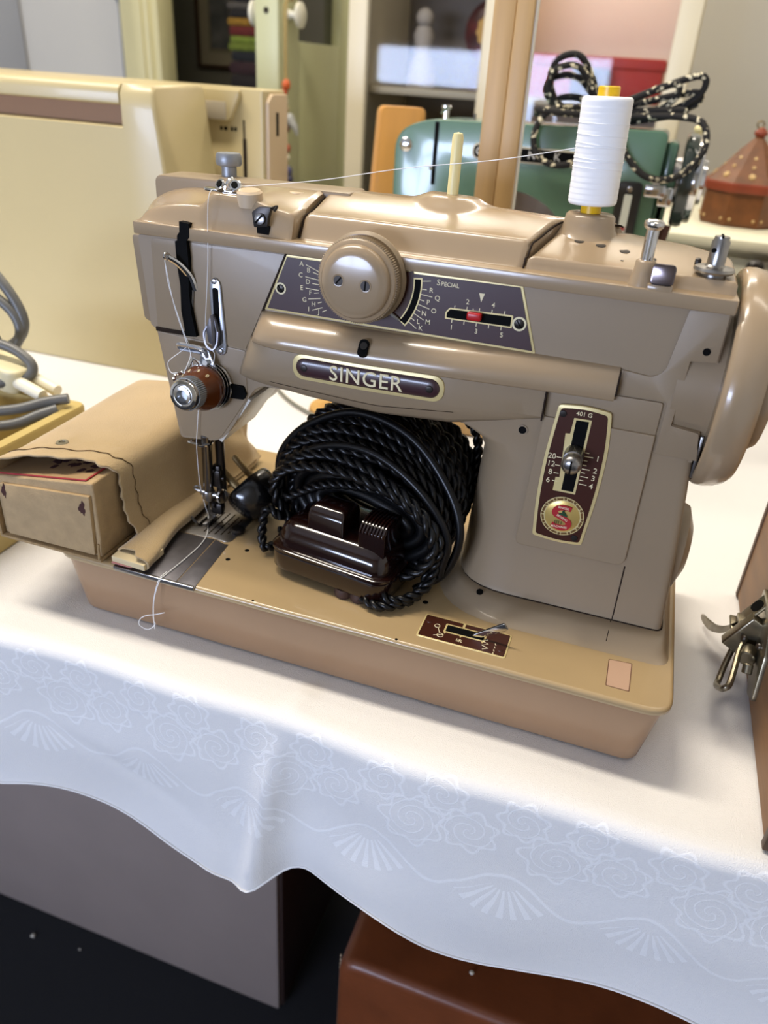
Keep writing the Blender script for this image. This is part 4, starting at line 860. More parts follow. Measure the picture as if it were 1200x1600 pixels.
# needle bar (slanted), presser bar, clamp, needle, foot
N0 = Vector((75, 62.5, 63)); N1 = Vector((70.3, 69, 21)); nd = (N1-N0).normalized()
b = nb(); cyl(b, N0-nd*6, nd, 3.3, 45.5, 22, .5); nbq = obj('needle_bar', b, mat('bar_steel', '7d7b7b', .22, metal=1), sm)
b = nb(); lathe(b, [(0, 0), (6.2, 0), (6.2, 1), (0, 1)], (73, 63, 62.6), (0, -.15, 1), 24); tube(b, smooth([(72, 57.5, 63), (67.4, 57, 63.4), (64.4, 59, 63.2), (66, 62, 63.2)], 5), .8, 6); obj('bar_guide', b, chrome, sm)
b = nb(); lathe(b, [(0, 0), (3.6, 0), (4.2, 1), (4.2, 6.6), (3.4, 7.6), (0, 8)], N0+nd*38, nd, 18); lathe(b, [(0, 0), (2.3, 0), (2.3, 7), (0, 7)], N0+nd*41.5, (1, .1, .02), 14); box(b, 66.4, 70.5, 64.4, 69, 22.6, 26, .6); tube(b, smooth([(66.8, 66, 27.6), (64, 65, 28.2), (62.2, 65, 26.6), (64.6, 65.4, 25.2), (68, 66, 25.4)], 4), .8, 6); cl2 = obj('needle_clamp', b, steel, nbq)
b = nb(); lathe(b, [(0, 0), (1.4, 0), (1.4, 3), (4.6, 3.2), (4.9, 4), (4.4, 5), (0, 5.2)], N0+nd*41.5+Vector((6.6, .7, .1)), (1, -.35, .12), 24); obj('clamp_screw', b, chrome, cl2)
b = nb(); tube(b, [(69.9, 69.4, 19.6), (68.8, 70.8, 8), (68.3, 71.3, 2.6)], lambda t: .85-.4*t, 8); obj('needle', b, steel, nbq)
b = nb(); cyl(b, (79.4, 70.5, 70), (-.06, .12, -1), 3.0, 49, 18); pb = obj('presser_bar', b, dark_steel, sm)
b = nb(); box(b, 73.6, 79.6, 68.6, 75, 28, 44, 1.2); box(b, 75, 80, 67.6, 70, 33, 41, .8); ball(b, (75.6, 67.4, 41), 1.5, 1, 10); cyl(b, (79.6, 71, 35), (1, 0, 0), 1.8, 2, 12); obj('presser_clamp', b, dark_steel, pb)
b = nb(); cyl(b, (76.6, 74.4, 30), (-.06, .05, -1), 2.6, 22, 14); lathe(b, [(0, 0), (2.6, 0), (2.4, 2), (0, 2.6)], (72.2, 72, 13), (1, -.3, 0), 14); box(b, 70, 78, 71, 76, 6, 14, 1.2); ft_ = obj('foot_shank', b, dark_steel, pb)
b = nb(); prism(b, rpoly([(64, 61), (67.2, 60), (67.2, 70), (69.4, 70), (69.4, 60), (72.6, 61), (73, 78), (64, 78)], .8), 'z', 2.2, 3.6, .4); tube(b, smooth([(64.5, 61.5, 3), (63, 60, 5), (61.4, 60.4, 7)], 4), .9, 6); tube(b, smooth([(72, 61.5, 3), (72.4, 60, 5)], 4), .9, 6); box(b, 67, 72, 73, 77, 3, 8, .6); obj('presser_foot', b, steel, ft_)
# handwheel with its drum and outer knob (axis along x)
hx_, hy, hz = 357, 95, 144
b = nb(); lathe(b, [(0, 0), (37, 0), (37, 22), (0, 22)], (337, hy, hz), (1, 0, 0), 56); obj('wheel_drum', b, enamel, sm)
b = nb(); lathe(b, [(34, 0), (44, 2.5), (49, 1), (52, 0), (54, .8), (55.2, 3), (55.4, 7), (54.4, 12), (52.4, 16), (50, 18.4), (46, 18.6), (38, 15), (30, 14), (0, 14)], (355.6, hy, hz), (1, 0, 0), 72); hw = obj('handwheel', b, enamel_top, sm, ang=60)
b = nb(); lathe(b, [(0, 12), (31, 12), (33, 14), (33.6, 17), (33.2, 23), (31, 26), (10, 27), (0, 27)], (356, hy, hz), (1, 0, 0), 56); obj('stop_knob', b, enamel_top, hw)
b = nb(); box(b, 354.6, 356.4, 62, 64, 101, 124, .6); obj('belt_guard', b, steel, sm)

# ------------------------------------------------------------------ thread spool and thread
ts = thing('thread_spool', 'large white thread spool with yellow core on the beige machine', 'thread spool', (278.5, 113, 213.8))
b = nb(); lathe(b, [(2.4, 0), (5.2, 0), (5.2, 56.4), (4.6, 57), (2.4, 57), (2.4, 0)], (278.6, 113, 213.9), (-.03, 0, 1), 30); obj('core', b, yellow, ts)
pr = [(5.2, 4.2), (11.4, 4.2), (12, 5)]+[(12.15+.07*math.sin(k*2.4)+.05*math.sin(k*5.1), 5.6+k*.5) for k in range(91)]+[(12, 51.6), (11.2, 52.4), (5.2, 52.6)]
b = nb(); lathe(b, pr, (278.6, 113, 213.9), (-.03, 0, 1), 48); wnd = obj('thread_winding', b, white_th, ts, ang=80)
b = nb()
for k, z in enumerate((30, 31.6, 36, 25, 24, 21, 41)):
    ph = k*1.3; tl = random.uniform(-.8, .8); tube(b, [(278.6-.03*z+12.35*math.cos(2*PI*i/40), 113+12.35*math.sin(2*PI*i/40), 213.9+z+tl*math.sin(2*PI*i/40+ph)) for i in range(40)], .16, 4, True)
obj('loose_turn', b, white_th, ts)
b = nb(); r_ = .2
def th(pts, n=6, r=r_): tube(b, smooth(pts, n), r, 5)
th([(267.6, 107, 243.6), (229, 100, 235.2), (183.8, 92, 228), (140, 82, 219), (97, 74, 212.6), (90.5, 71.5, 212)])
th([(90.5, 71, 212), (89.5, 66.8, 211.4), (88.2, 58, 208), (86.2, 57.2, 175), (83.6, 55.6, 143), (84, 54.6, 136)])
th([(84, 54.4, 136), (85, 52.6, 130.6), (88.6, 52.4, 127.6), (89.8, 53, 125), (87.6, 54.2, 117)])
th([(73.5, 46, 113.8), (75.2, 51, 122.5), (72.2, 53, 128.5), (66.6, 51.6, 150), (63.6, 50.4, 174)])
th([(63.6, 50.4, 174.6), (64.6, 51, 160), (69.4, 55, 134), (72, 56, 126.6)])
th([(71, 54, 126), (67, 52, 122.5), (62, 49, 118), (61.4, 48.4, 114.5), (64, 47.4, 111.5), (69, 46, 112.8)])
th([(75, 52, 122), (75.4, 53, 112)])
th([(74.6, 57.4, 92), (72.6, 57.4, 76), (71.4, 56.8, 63), (69.4, 60, 44), (67.6, 64, 28), (67.4, 68.6, 12), (68.3, 70.4, 4)])
th([(68.3, 70, 4), (70.6, 65.5, 1.4), (77, 53, 1.2), (79.6, 40, 1.1), (79.4, 22, 1.1), (78.2, 4, 1.1), (77, -1.6, -.6), (72.6, -2.6, -14), (71, -3, -26), (70.6, -3, -38)], 6, .28)
th([(77, 6, 1.1), (76, -1.4, -.8), (72, -2.8, -16), (70.6, -3.2, -30), (71.6, -3.4, -34), (66, -3.6, -39.6), (60, -3.6, -38), (61, -3.4, -33), (66, -3.2, -29), (72, -3, -26.6), (79, -3, -23)], 6, .24)
tag(obj('sewing_thread', b, white_th), 'white sewing thread running from the spool through the guides to the needle', 'thread')

# ------------------------------------------------------------------ foot pedal with its wound cord
fp = thing('foot_pedal', 'brown bakelite foot pedal wrapped in black twisted cord under the machine arm', 'foot pedal', (168, 60, 0))
RZ = Matrix.Translation((131, 32, 0)) @ Matrix.Rotation(-.15, 4, 'Z')
def ped(f, m=None):
    t = nb(); f(t); return merge(nb(), t, RZ)
def rr(x0, x1, y0, y1, r, z): return [(p[0], p[1], z) for p in rrect(x0, x1, y0, y1, r, 6)]
obj('base', ped(lambda t: (loft(t, [rr(1, 80, 1, 57, 12, 5), rr(0, 81, 0, 58, 13, 6.4), rr(0, 81, 0, 58, 13, 16.4), rr(.8, 80.2, .8, 57.2, 12.6, 17.2), rr(1.6, 79.4, 1.6, 56.4, 12, 17)]))), bake, fp, ang=40)
obj('rim', ped(lambda t: loft(t, [rr(.2, 80.8, .2, 57.8, 13, 17.4), rr(-.5, 81.5, -.5, 58.5, 13.4, 18), rr(-.5, 81.5, -.5, 58.5, 13.4, 19.6), rr(.8, 80.2, .8, 57.2, 12.6, 20.4)])), bake, fp, ang=40)
obj('housing', ped(lambda t: loft(t, [rr(3, 78, 3, 55, 11.5, 20.2), rr(3.2, 77.8, 3.4, 54.8, 11.5, 26), rr(4.6, 76.4, 5, 53, 11, 30.5), rr(8, 73, 8.6, 50, 9.5, 34), rr(13, 68, 13, 46, 7, 35.2)])), bake, fp, ang=55)
obj('push_button', ped(lambda t: loft(t, [rr(22.5, 47, 9.5, 32, 2, 26), rr(22.7, 46.8, 9.7, 31.6, 2, 44), rr(23.4, 46.2, 11.2, 30.6, 2, 47.4), rr(25.6, 44.2, 14.6, 28, 2, 49.6), rr(29, 41, 18, 25, 2, 50)])), bake, fp, ang=60)
def ribbed(t):
    prism(t, [(8.4, 20), (32, 20), (32, 47.4), (26, 49.4), (18, 49.6), (12, 48), (8.8, 44.6)], 'x', 57.5, 74.5, .8)
rb_ = obj('ribbed_pedal', ped(ribbed), bake, fp)
def ribs(t):
    for k in range(8): tube(t, smooth([(58.6+k*2.1, 8.2, 43.6), (58.6+k*2.1, 11.6, 48), (58.6+k*2.1, 18, 49.8), (58.6+k*2.1, 26, 49.6), (58.6+k*2.1, 32, 47.6)], 3), .85, 6)
obj('rib', ped(ribs), bake, rb_)
for x, y in ((52, -1), (62, 0), (12, 50), (68, 50)):
    obj('foot', ped(lambda t: lathe(t, [(0, 0), (5.4, 0), (6, 1.6), (5.4, 5.6), (0, 5.6)], (x, y+6, 0), (0, 0, 1), 18)), mat('rubber_brown', '3a241b', .6), fp)
# the hank of twisted flex round the pedal
def loop_pts(y, rx, rz, cx, cz, yaw, lean, ph, wob):
    o = []
    for i in range(72):
        a = 2*PI*i/72; x = rx*math.cos(a); z = rz*math.sin(a)*(1 if math.sin(a) > 0 else .97)
        w = 1+wob*.025*math.sin(3*a+ph)
        o.append(Vector((cx+x*w, y-yaw*x/60+lean*(z/48)+1.6*wob*math.sin(2*a+ph*1.7), max(3.6, cz+z*w))))
    return o
b = nb()
for k in range(14):
    t = k/13; y = 51+t*66
    P_ = loop_pts(y, 56+3*math.sin(PI*min(1, t*1.2)), lerp([(0, 33), (.3, 41), (.6, 45.5), (1, 44)], t), lerp([(0, 176), (1, 183)], t), lerp([(0, 37), (.3, 45), (.6, 50.5), (1, 50)], t), 15, -3+t*4, k*1.9, 1)
    P_ = resample(P_+[P_[0]+Vector((0, 3.5, 0))], 1.9); twist(b, P_, 1.95, 1.7, 17, 6)
for k in range(9):
    t = k/8; y = 60+t*58
    P_ = resample(loop_pts(y, 53, lerp([(0, 29), (.4, 37), (1, 40)], t), 180, lerp([(0, 37), (.4, 46), (1, 50)], t), 15, 0, k*2.7+1, 1), 2.6); twist(b, P_, 1.8, 1.6, 13, 5)
obj('twisted_cord', b, blackc, fp, ang=80)
b = nb()
for k in range(9):
    t = k/8
    for q in (0, 1, 2): tube(b, loop_pts(62+t*54, 48-q*8, lerp([(0, 27), (.4, 34), (1, 36)], t)-q*8, 181, lerp([(0, 40), (.4, 46), (1, 50)], t), 15, 0, k*1.1+q, .6), 4.2, 6, True)
obj('inner_cord', b, blackc, fp, ang=80)
b = nb(); tube(b, smooth([(117, 92, 10), (113, 88, 30), (116, 85, 55), (134, 82, 78), (168, 76, 96), (205, 66, 92.5), (232, 56, 71), (244, 50, 46), (238, 50, 18), (222, 44, 5)], 8), 2.5, 10)
tube(b, smooth([(124, 76, 34), (129, 70, 58), (157, 62, 78), (188, 54, 83), (218, 46, 71), (238, 44, 46), (236, 46, 18)], 8), 2.3, 10); obj('smooth_cable', b, blackc, fp, ang=80)
b = nb(); twist(b, resample(smooth([(128, 60, 22), (117, 62, 26), (116, 56, 14), (122, 48, 5.4), (126, 64, 5), (120, 76, 5)], 10), 1.8), 1.75, 1.6, 12, 6)
twist(b, resample(smooth([(206, 26, 10), (214, 24, 8), (222, 30, 8), (231, 40, 14), (233, 46, 36), (224, 50, 56), (196, 54, 60), (160, 58, 55), (128, 62, 36)], 10), 1.8), 1.75, 1.6, 12, 6)
twist(b, resample(smooth([(196, 24, 5), (206, 20, 4.6), (216, 24, 5), (226, 36, 7), (230, 50, 24)], 10), 1.8), 1.7, 1.5, 12, 6)
twist(b, resample(smooth([(150, 118, 86), (160, 126, 97), (168, 132, 92), (176, 130, 80)], 10), 1.8), 1.7, 1.5, 12, 6)
twist(b, resample(smooth([(200, 114, 90), (220, 112, 92), (235, 108, 84), (240, 100, 66), (240, 92, 50)], 10), 1.8), 1.75, 1.6, 12, 6)
obj('twisted_cord', b, blackc, fp, ang=80)
# plug: black round body, two brass pins
po_ = Vector((93, 89, 18.4)); pd = Vector((-.74, .10, .60)).normalized()
b = nb(); lathe(b, [(0, -17), (7, -16.6), (12, -14), (15.6, -8), (17.2, -1), (17.4, 4), (16.4, 7.4), (15, 8.6), (0, 9)], po_, pd, 32, rfun=lambda k: 1+.035*math.cos(k*PI*2/32*6)); plg = obj('plug_body', b, blackp, fp)
u_, v_, w_ = basis(pd)
for s in (-9.5, 9.5):
    b = nb(); lathe(b, [(0, 0), (2.5, 0), (2.5, 17), (1.8, 19), (0, 19.6)], po_+pd*8.6+Vector((0, s, 0)), pd, 16); obj('plug_pin', b, brass, plg)
b = nb(); tube(b, smooth([po_-pd*10+Vector((0, 8, 0)), (104, 106, 13), (112, 112, 11), (122, 108, 8), (130, 100, 8)], 6), lambda t: 6-3.4*min(1, t*2.5), 10); obj('smooth_cable', b, blackc, fp, ang=80)

# ------------------------------------------------------------------ cardboard box, pouch, booklet, card
card = mat('grey_cardboard', 'a98f68', .85, var=.1, vscale=120, bump=.35, bscale=900)
card_in = mat('cardboard_edge', '9b8058', .9, var=.15, vscale=200, bump=.4, bscale=700)
cbx = thing('cardboard_box', 'worn brown cardboard box sticking out of the tan pouch', 'box', (0, 80, .6))
def zt(x): return lerp([(-38, 43.2), (35.5, 53.6)], x)
b = nb(); t = nb(); box(t, -37.5, 35.2, 1.6, 160, 2.6, 50, 1.4, 3); 
for v in t.verts: v.co.z = 2.6+(v.co.z-2.6)*(zt(v.co.x)-2.6)/47.4
merge(b, t); obj('body', b, card, cbx)
b = nb(); t = nb(); prism(t, [(-32.6, 4), (31.6, 4.4), (33.2, 45.6), (-32.2, 40)], 'y', -.8, 3, .8); merge(b, t); obj('end_panel', b, card, cbx)
b = nb(); box(b, -39.5, 36, -1.6, 161, .5, 2.4, .5); box(b, -39.5, -37.6, -1.4, 160, 1, 38, .4); obj('sleeve_edge', b, card_in, cbx)
b = nb(); tube(b, [(34.3, -.6, 2), (34.7, -.5, 11), (34.9, -.2, 13)], .8, 6); obj('torn_edge', b, card_in, cbx)
for x, z, h, w in ((27.4, 36.6, 7, 2.9), (-29.6, 35.4, 7.4, 2.1)):
    b = nb(); lathe(b, [(0, 0), (1, 0), (.9, .06), (0, .08)], (0, 0, 0), (0, -1, 0), 30, rfun=lambda k: .8+.16*math.sin(k*PI/15*3+1)+.1*math.sin(k*PI/15*7)+random.uniform(-.06, .06)); 
    for v in b.verts: v.co = Vector((x+v.co.x*w+v.co.z*.6, -.82+v.co.y, z+v.co.z*h*.8))
    obj('stain', b, mat('dark_stain', '42221c', .9), cbx)
bk = thing('booklet', 'red bordered printed booklet on the cardboard box under the pouch flap', 'booklet', (0, 60, 52))
def onb(t, lift):
    for v in t.verts: v.co.z = zt(v.co.x)+lift+v.co.z
b = nb(); t = nb(); box(t, -37, 29.4, 3.6, 110, 0, .9, .2); bmesh.ops.subdivide_edges(t, edges=[e for e in t.edges if abs((e.verts[0].co-e.verts[1].co).x) > 20], cuts=6); onb(t, .2); merge(b, t); obj('cover', b, mat('red_border', '9d2a2c', .7), bk)
b = nb(); t = nb(); box(t, -37, 28.4, 4.4, 110, .92, 1.0); onb(t, .2); merge(b, t); obj('cover_print', b, mat('tan_paper', '9c7f58', .8), bk)
b = nb(); t = nb()
for k in range(16):
    x = -10+random.uniform(0, 34); y = 14+random.uniform(0, 16); lathe(t, [(0, 1.0), (2.6, 1.0), (2.2, 1.08), (0, 1.1)], (x, y, 0), (0, 0, 1), 7, rfun=lambda q: .5+random.random())
onb(t, .2); merge(b, t); obj('dark_print', b, mat('maroon_print', '3b1416', .8), bk)
suede = mat('tan_suede', 'b39a70', .9, var=.1, vscale=18, bump=.5, bscale=1200)
def pouch_mat():
    m = suede; m.node_tree.nodes['Principled BSDF'].inputs['Sheen Weight'].default_value = .35; return m
pouch = thing('leather_pouch', 'tan suede pouch with wavy stitched flap on the left of the bed', 'pouch', (10, 90, .6))
keys = [(-43, 1), (-43, 20), (-41, 42), (-35.5, 52), (-20, 55.5), (0, 57.6), (20, 58.6), (31, 57.6), (37.2, 52.6), (39.6, 42), (40.6, 30), (42.6, 18), (45, 8), (49, 3.4)]
fr_ = [30, 26, 3, 2, 4, 9, 12, 16, 20, 22, 19, 22, 24, 28]
lift = [0, 0, 3.5, 2.5, 3.2, 4.0, 3.4, 1.8, .6, 0, 1.6, 2.5, .6, 0]
NS = 78; NV = 60
kp = smooth([(x, 0, z) for x, z in keys], 6); kf = smooth([(f, l, 0) for f, l in zip(fr_, lift)], 6)
def pouchpt(i, v):
    p = kp[i]; yf = kf[i].x+1.3*math.sin(i*.55)+.8*math.sin(i*1.3); y = yf+(166-yf)*v
    g = sst(.0, 1, y/166); x = p.x; z = p.z
    # towards the back the pouch lifts a little, narrows and slumps to the right
    x += g*lerp([(-45, -3), (0, 5), (34, 6), (42, 11), (50, 12)], p.x); z = z*(1+.06*g)
    if z > 0: z += kf[i].y*max(0, 1-(y-yf)/26)
    e = sst(.90, 1.0, v); z = z*(1-.34*e)+.6*e; x = x*(1-.05*e)
    wr = (math.sin(y/13+p.x/21)+.7*math.sin(y/31-p.x/15))*.35*sst(.02, .2, v)+3.2*math.sin(p.z/6+y/13)*sst(95, 135, y)*sst(34, 42, p.x)
    return Vector((x+wr*.5, y, max(.9, z+wr*.7)))
b = nb(); Vt = [[b.verts.new(pouchpt(i, (j/NV)**1.15)) for j in range(NV+1)] for i in range(NS+1)]
for i in range(NS):
    for j in range(NV): b.faces.new((Vt[i][j], Vt[i][j+1], Vt[i+1][j+1], Vt[i+1][j]))
rim = [v[NV] for v in Vt]; b.faces.new(rim)
bmesh.ops.recalc_face_normals(b, faces=b.faces); pm = obj('flap', b, pouch_mat(), pouch, ang=70, solid=1.3)
# lower pocket: flattened tube along the right side
def ell(y, cx, w, h, ex=0):
    o = []
    for k in range(28):
        a = 2*PI*k/28; c, s_ = math.cos(a), math.sin(a); o.append((cx+w*(abs(c)**.7)*(1 if c > 0 else -1), y+ex*(c), 1.0+h*.5*(1+(abs(s_)**.7)*(1 if s_ > 0 else -1))))
    return o
b = nb(); Lo = []
for k in range(28):
    t = k/27; y = 1+t*112; Lo.append([(x+.5*math.sin(y/9), y+(7*(1-t) if x < 56 else 0)*.8, z) for x, y, z in ell(y, lerp([(0, 55.4), (.4, 51), (1, 52)], t), lerp([(0, 13), (.3, 10.6), (1, 7)], t), lerp([(0, 9.5), (.1, 9), (.5, 10), (1, 9)], t))])
Li = [[(55.4+(p[0]-55.4)*.88, p[1], 5.6+(p[2]-5.6)*.8) for p in l] for l in Lo[:6]]
t = nb(); R = [[t.verts.new(p) for p in l] for l in Li[::-1]+Lo]
for A, B in zip(R, R[1:]):
    for k in range(28): t.faces.new((A[k], A[(k+1) % 28], B[(k+1) % 28], B[k]))
t.faces.new(R[-1]); t.faces.new(R[0][::-1]); bmesh.ops.recalc_face_normals(t, faces=t.faces); merge(b, t); obj('side_pocket', b, suede, pouch, ang=70)
b = nb(); stitch = mat('dark_stitch', '5a4426', .9)
pts = [pouchpt(i, .0)+(pouchpt(i, .1)-pouchpt(i, 0))*(.85) for i in range(18, NS-1)]
t = resample(smooth([p+Vector((0, 0, .45)) if i < 40 else p+Vector((.5, -.1, .3)) for i, p in enumerate(pts)], 2), 2.2)
tube(b, t, .32, 5); tube(b, [pouchpt(NS-2, v)+Vector((.6, 0, .5)) for v in [k/30 for k in range(29)]], .38, 5); obj('stitching', b, stitch, pouch)
b = nb(); p = pouchpt(27, .16); lathe(b, [(1.9, 0), (3.6, 0), (3.9, .4), (3.4, .9), (2.1, .7), (1.9, 0)], p+Vector((0, 0, .2)), (-.02, -.08, 1), 24); obj('snap_ring', b, mat('dull_snap', '8d8670', .4, metal=.6), pouch)
b = nb(); t = nb(); box(t, 42.6, 66.4, -1.0, 20, 2.6, 6.6, .4); 
for v in t.verts: v.co.y += (66-v.co.x)*.06 if v.co.y < 10 else 0
merge(b, t); cd = thing('folded_card', 'cream folded card with pinkish edge inside the pouch side pocket', 'card', (54, 30, 2.6)); obj('sheet', b, mat('cream_card', 'd2bf95', .8), cd)
b = nb(); box(b, 42.8, 57, -.6, 30, 1.9, 2.7, .2); obj('pink_edge', b, mat('pink_edge', 'b5766e', .8), cd)

# ------------------------------------------------------------------ wooden case with metal clasp at the right edge
wood = mat('stained_wood', '7a552e', .55, var=.22, vscale=9, bump=.1, bscale=60, stretch=(6, 1, 9))
wood_e = mat('worn_wood_edge', '4a3018', .5, var=.3, vscale=30)
wc = thing('wooden_case', 'brown wooden case with a metal clasp at the right edge of the cloth', 'case', (540, 90, -46))
obj('body', box(nb(), 425, 700, -24, 203, -45.6, 60, 2.5), wood, wc)
b = nb(); box(b, 424, 428, 198.5, 204.4, -45.6, 60, 1); obj('corner_edge', b, wood_e, wc)
b = nb(); box(b, 424, 428, -25.4, -20, -45.6, 60, 1); obj('corner_edge', b, wood_e, wc)
nick = mat('old_nickel', '8d846f', .3, metal=.9, var=.2, vscale=120)
cs = obj('clasp_plate', prism(nb(), rpoly([(70, -34), (84, -40), (126, -18), (130, 8), (96, 10), (78, -6)], 3), 'x', 422.6, 425.4, .6), nick, wc)
b = nb(); box(b, 412, 424, 108, 126, -16, -11, 1); t = nb(); prism(t, rpoly([(-8, -4), (8, -4), (8, 4), (-8, 4)], 1.4), 'z', -16, 10, 1); merge(b, t, Matrix.Translation((419, 108, -12)) @ Matrix.Rotation(.5, 4, 'Y')); obj('clasp_lever', b, nick, cs)
# curved horn of the lever
hp = smooth([(416, 121, -15), (411, 123, -21), (407, 127, -27.5), (402.5, 133, -32), (399, 141, -34), (397.4, 148, -35.5), (397.4, 153, -37)], 5)
b = nb(); LL = []
for i, p in enumerate(hp):
    t = i/(len(hp)-1); w = 13.5*(1-t**1.6*.88)
    LL.append([p+Vector((0, -w*.5, w*.62)), p+Vector((1.2, -w*.5, w*.62+.4)), p+Vector((1.4, w*.5, -w*.62)), p+Vector((0, w*.5, -w*.62))])
loft(b, LL); box(b, 409, 421, 113, 130, -19, -16.6, .8); obj('clasp_horn', b, nick, cs, ang=60)
b = nb(); tube(b, smooth([(416, 119, -17), (413.5, 111, -24), (409, 98, -33), (406.4, 88, -38.4), (404.4, 80, -36), (404.6, 70, -30), (405.2, 64.5, -25), (407.4, 66, -22.6), (410, 78, -20), (413, 94, -17.6), (417, 106, -15)], 5), 1.9, 10); obj('bail_loop', b, nick, cs)
b = nb(); lathe(b, [(0, 0), (2, 0), (1.7, 1), (0, 1.4)], (414.6, 101.5, -13), (-1, -.3, .2), 14); lathe(b, [(0, 0), (2, 0), (1.7, 1), (0, 1.4)], (421.6, 92, -10), (-1, -.3, .2), 14); obj('rivet', b, steel, cs)
b = nb(); cyl(b, (417, 90, -20), (.25, .9, .1), 5.2, 10, 22, .8); cyl(b, (418, 82, -24), (0, .6, 1), 3, 6, 14, .5); obj('clasp_roller', b, nick, cs)
b = nb(); t = nb(); prism(t, rpoly([(-9, -6), (9, -6), (9, 6), (-9, 6)], 1), 'z', -1, 1, .4); merge(b, t, Matrix.Translation((419.4, 116, 1)) @ Matrix.Rotation(-.9, 4, 'Y') @ Matrix.Rotation(.3, 4, 'Z')); obj('clasp_catch', b, nick, cs)
b = nb(); t = nb(); lathe(t, [(0, 0), (4, 0), (4, .3), (0, .3)], (1, 0, .9), (0, 0, 1), 18, rfun=lambda k: 1+.3*abs(math.cos(k*PI/9))); merge(b, t, Matrix.Translation((419.4, 116, 1)) @ Matrix.Rotation(-.9, 4, 'Y') @ Matrix.Rotation(.3, 4, 'Z')); obj('catch_hole', b, black, cs)

# ------------------------------------------------------------------ cream tray with grey cables at the left
yel = mat('yellowed_plastic', 'bda768', .38, var=.03, vscale=8)
cream = mat('cream_plastic', 'bcad82', .36, var=.02, vscale=6, coat=.1)
tr_ = thing('machine_base_tray', 'open yellowed cream plastic base tray left of the cardboard box', 'tray', (-180, 70, -46))
b = nb(); loft(b, [rl(-330, -84, -4, 144, 8, -46), rl(-332, -82, -6, 146, 9, 28), rl(-331, -83, -5, 145, 8, 30), rl(-323, -91, 3, 137, 6, 30), rl(-322, -92, 4, 136, 6, 28), rl(-322, -92, 4, 136, 6, -40)])
obj('shell', b, yel, tr_, ang=50)
b = nb(); box(b, -322, -92, 60, 63, -40, 20, .6); box(b, -190, -187, 4, 136, -40, 14, .6); obj('inner_rib', b, yel, tr_)
gcab = thing('grey_power_cable', 'coiled grey cable with a cream two pin plug over the yellowed tray', 'cable', (-190, 110, 28))
gr_m = mat('grey_cable_rubber', '5b5b58', .4)
b = nb()
tube(b, smooth([(-300, 165, 36), (-262, 172, 80), (-218, 180, 98), (-182, 183, 84), (-172, 182, 62), (-190, 172, 42), (-240, 158, 34), (-300, 150, 34)], 8), 4.4, 10)
tube(b, smooth([(-300, 175, 60), (-250, 186, 108), (-212, 190, 116), (-184, 188, 98), (-170, 186, 70), (-184, 178, 50), (-230, 168, 40), (-290, 160, 34)], 8), 4.4, 10)
tube(b, smooth([(-300, 120, 38), (-230, 134, 62), (-170, 150, 64), (-140, 152, 54), (-138, 146, 42), (-170, 126, 36), (-230, 104, 34), (-310, 84, 36)], 8), 4.2, 10)
tube(b, smooth([(-310, 60, 26), (-220, 74, 26), (-160, 92, 27), (-122, 110, 30), (-104, 124, 34.5), (-89, 133, 37)], 6), 4.0, 10)
tube(b, smooth([(-310, 50, 20), (-220, 64, 20), (-160, 82, 20), (-119, 99, 22), (-102, 115, 28), (-93, 124, 31)], 6), 4.0, 10)
obj('cable', b, gr_m, gcab, ang=80)
b = nb(); t = nb(); prism(t, rpoly([(-34, -16), (10, -16), (18, -11), (18, 11), (10, 16), (-34, 16)], 5), 'z', -10, 10, 4, 3); merge(b, t, Matrix.Translation((-156, 150, 41)) @ Matrix.Rotation(-.2, 4, 'Z') @ Matrix.Rotation(.16, 4, 'Y')); gpl = obj('plug_body', b, mat('cream_plug', 'd9cfa8', .4), gcab, ang=60)
for s in (-7, 7):
    b = nb(); t = nb(); lathe(t, [(0, 0), (5.2, 0), (5.0, 26), (4.4, 28), (0, 28.6)], (16, s, 0), (1, 0, 0), 18); merge(b, t, Matrix.Translation((-156, 150, 41)) @ Matrix.Rotation(-.2, 4, 'Z') @ Matrix.Rotation(.16, 4, 'Y')); obj('plug_pin', b, mat('white_sleeve', 'e6dfc6', .4), gpl)
b = nb(); ball(b, (-190, 164, 58), 11, .9, 16); lathe(b, [(0, 0), (7, 0), (7, 5), (0, 5)], (-184, 156, 58), (.5, -1, .2), 16); obj('strain_relief', b, mat('dark_grey_boot', '3c3b38', .45), gcab)

# ------------------------------------------------------------------ cream cover case and the cream machine behind it
cv = thing('machine_cover', 'large cream plastic sewing machine cover with a carrying handle slot', 'cover', (-420, 450, -46))
def slab(t, x0, x1, y0, y1, z0, z1, bv): box(t, x0, x1, y0, y1, z0, z1, bv, 3)
b = nb(); t = nb(); box(t, -720, -128, 396, 520, -46, 208.4, 0); box(t, -720, -128, 424, 520, 207, 247, 0) if False else None
def taper(t):
    for v in t.verts:
        k = (v.co.z+46)/293
        if v.co.x > -300: v.co.x -= 34*k+(v.co.y-396)*.11
        v.co.y += (0 if v.co.y < 440 else -10*k)
merge(b, t)
t = nb(); slab(t, -720, -128, 424, 520, -46, 246.5, 0); b2 = nb()
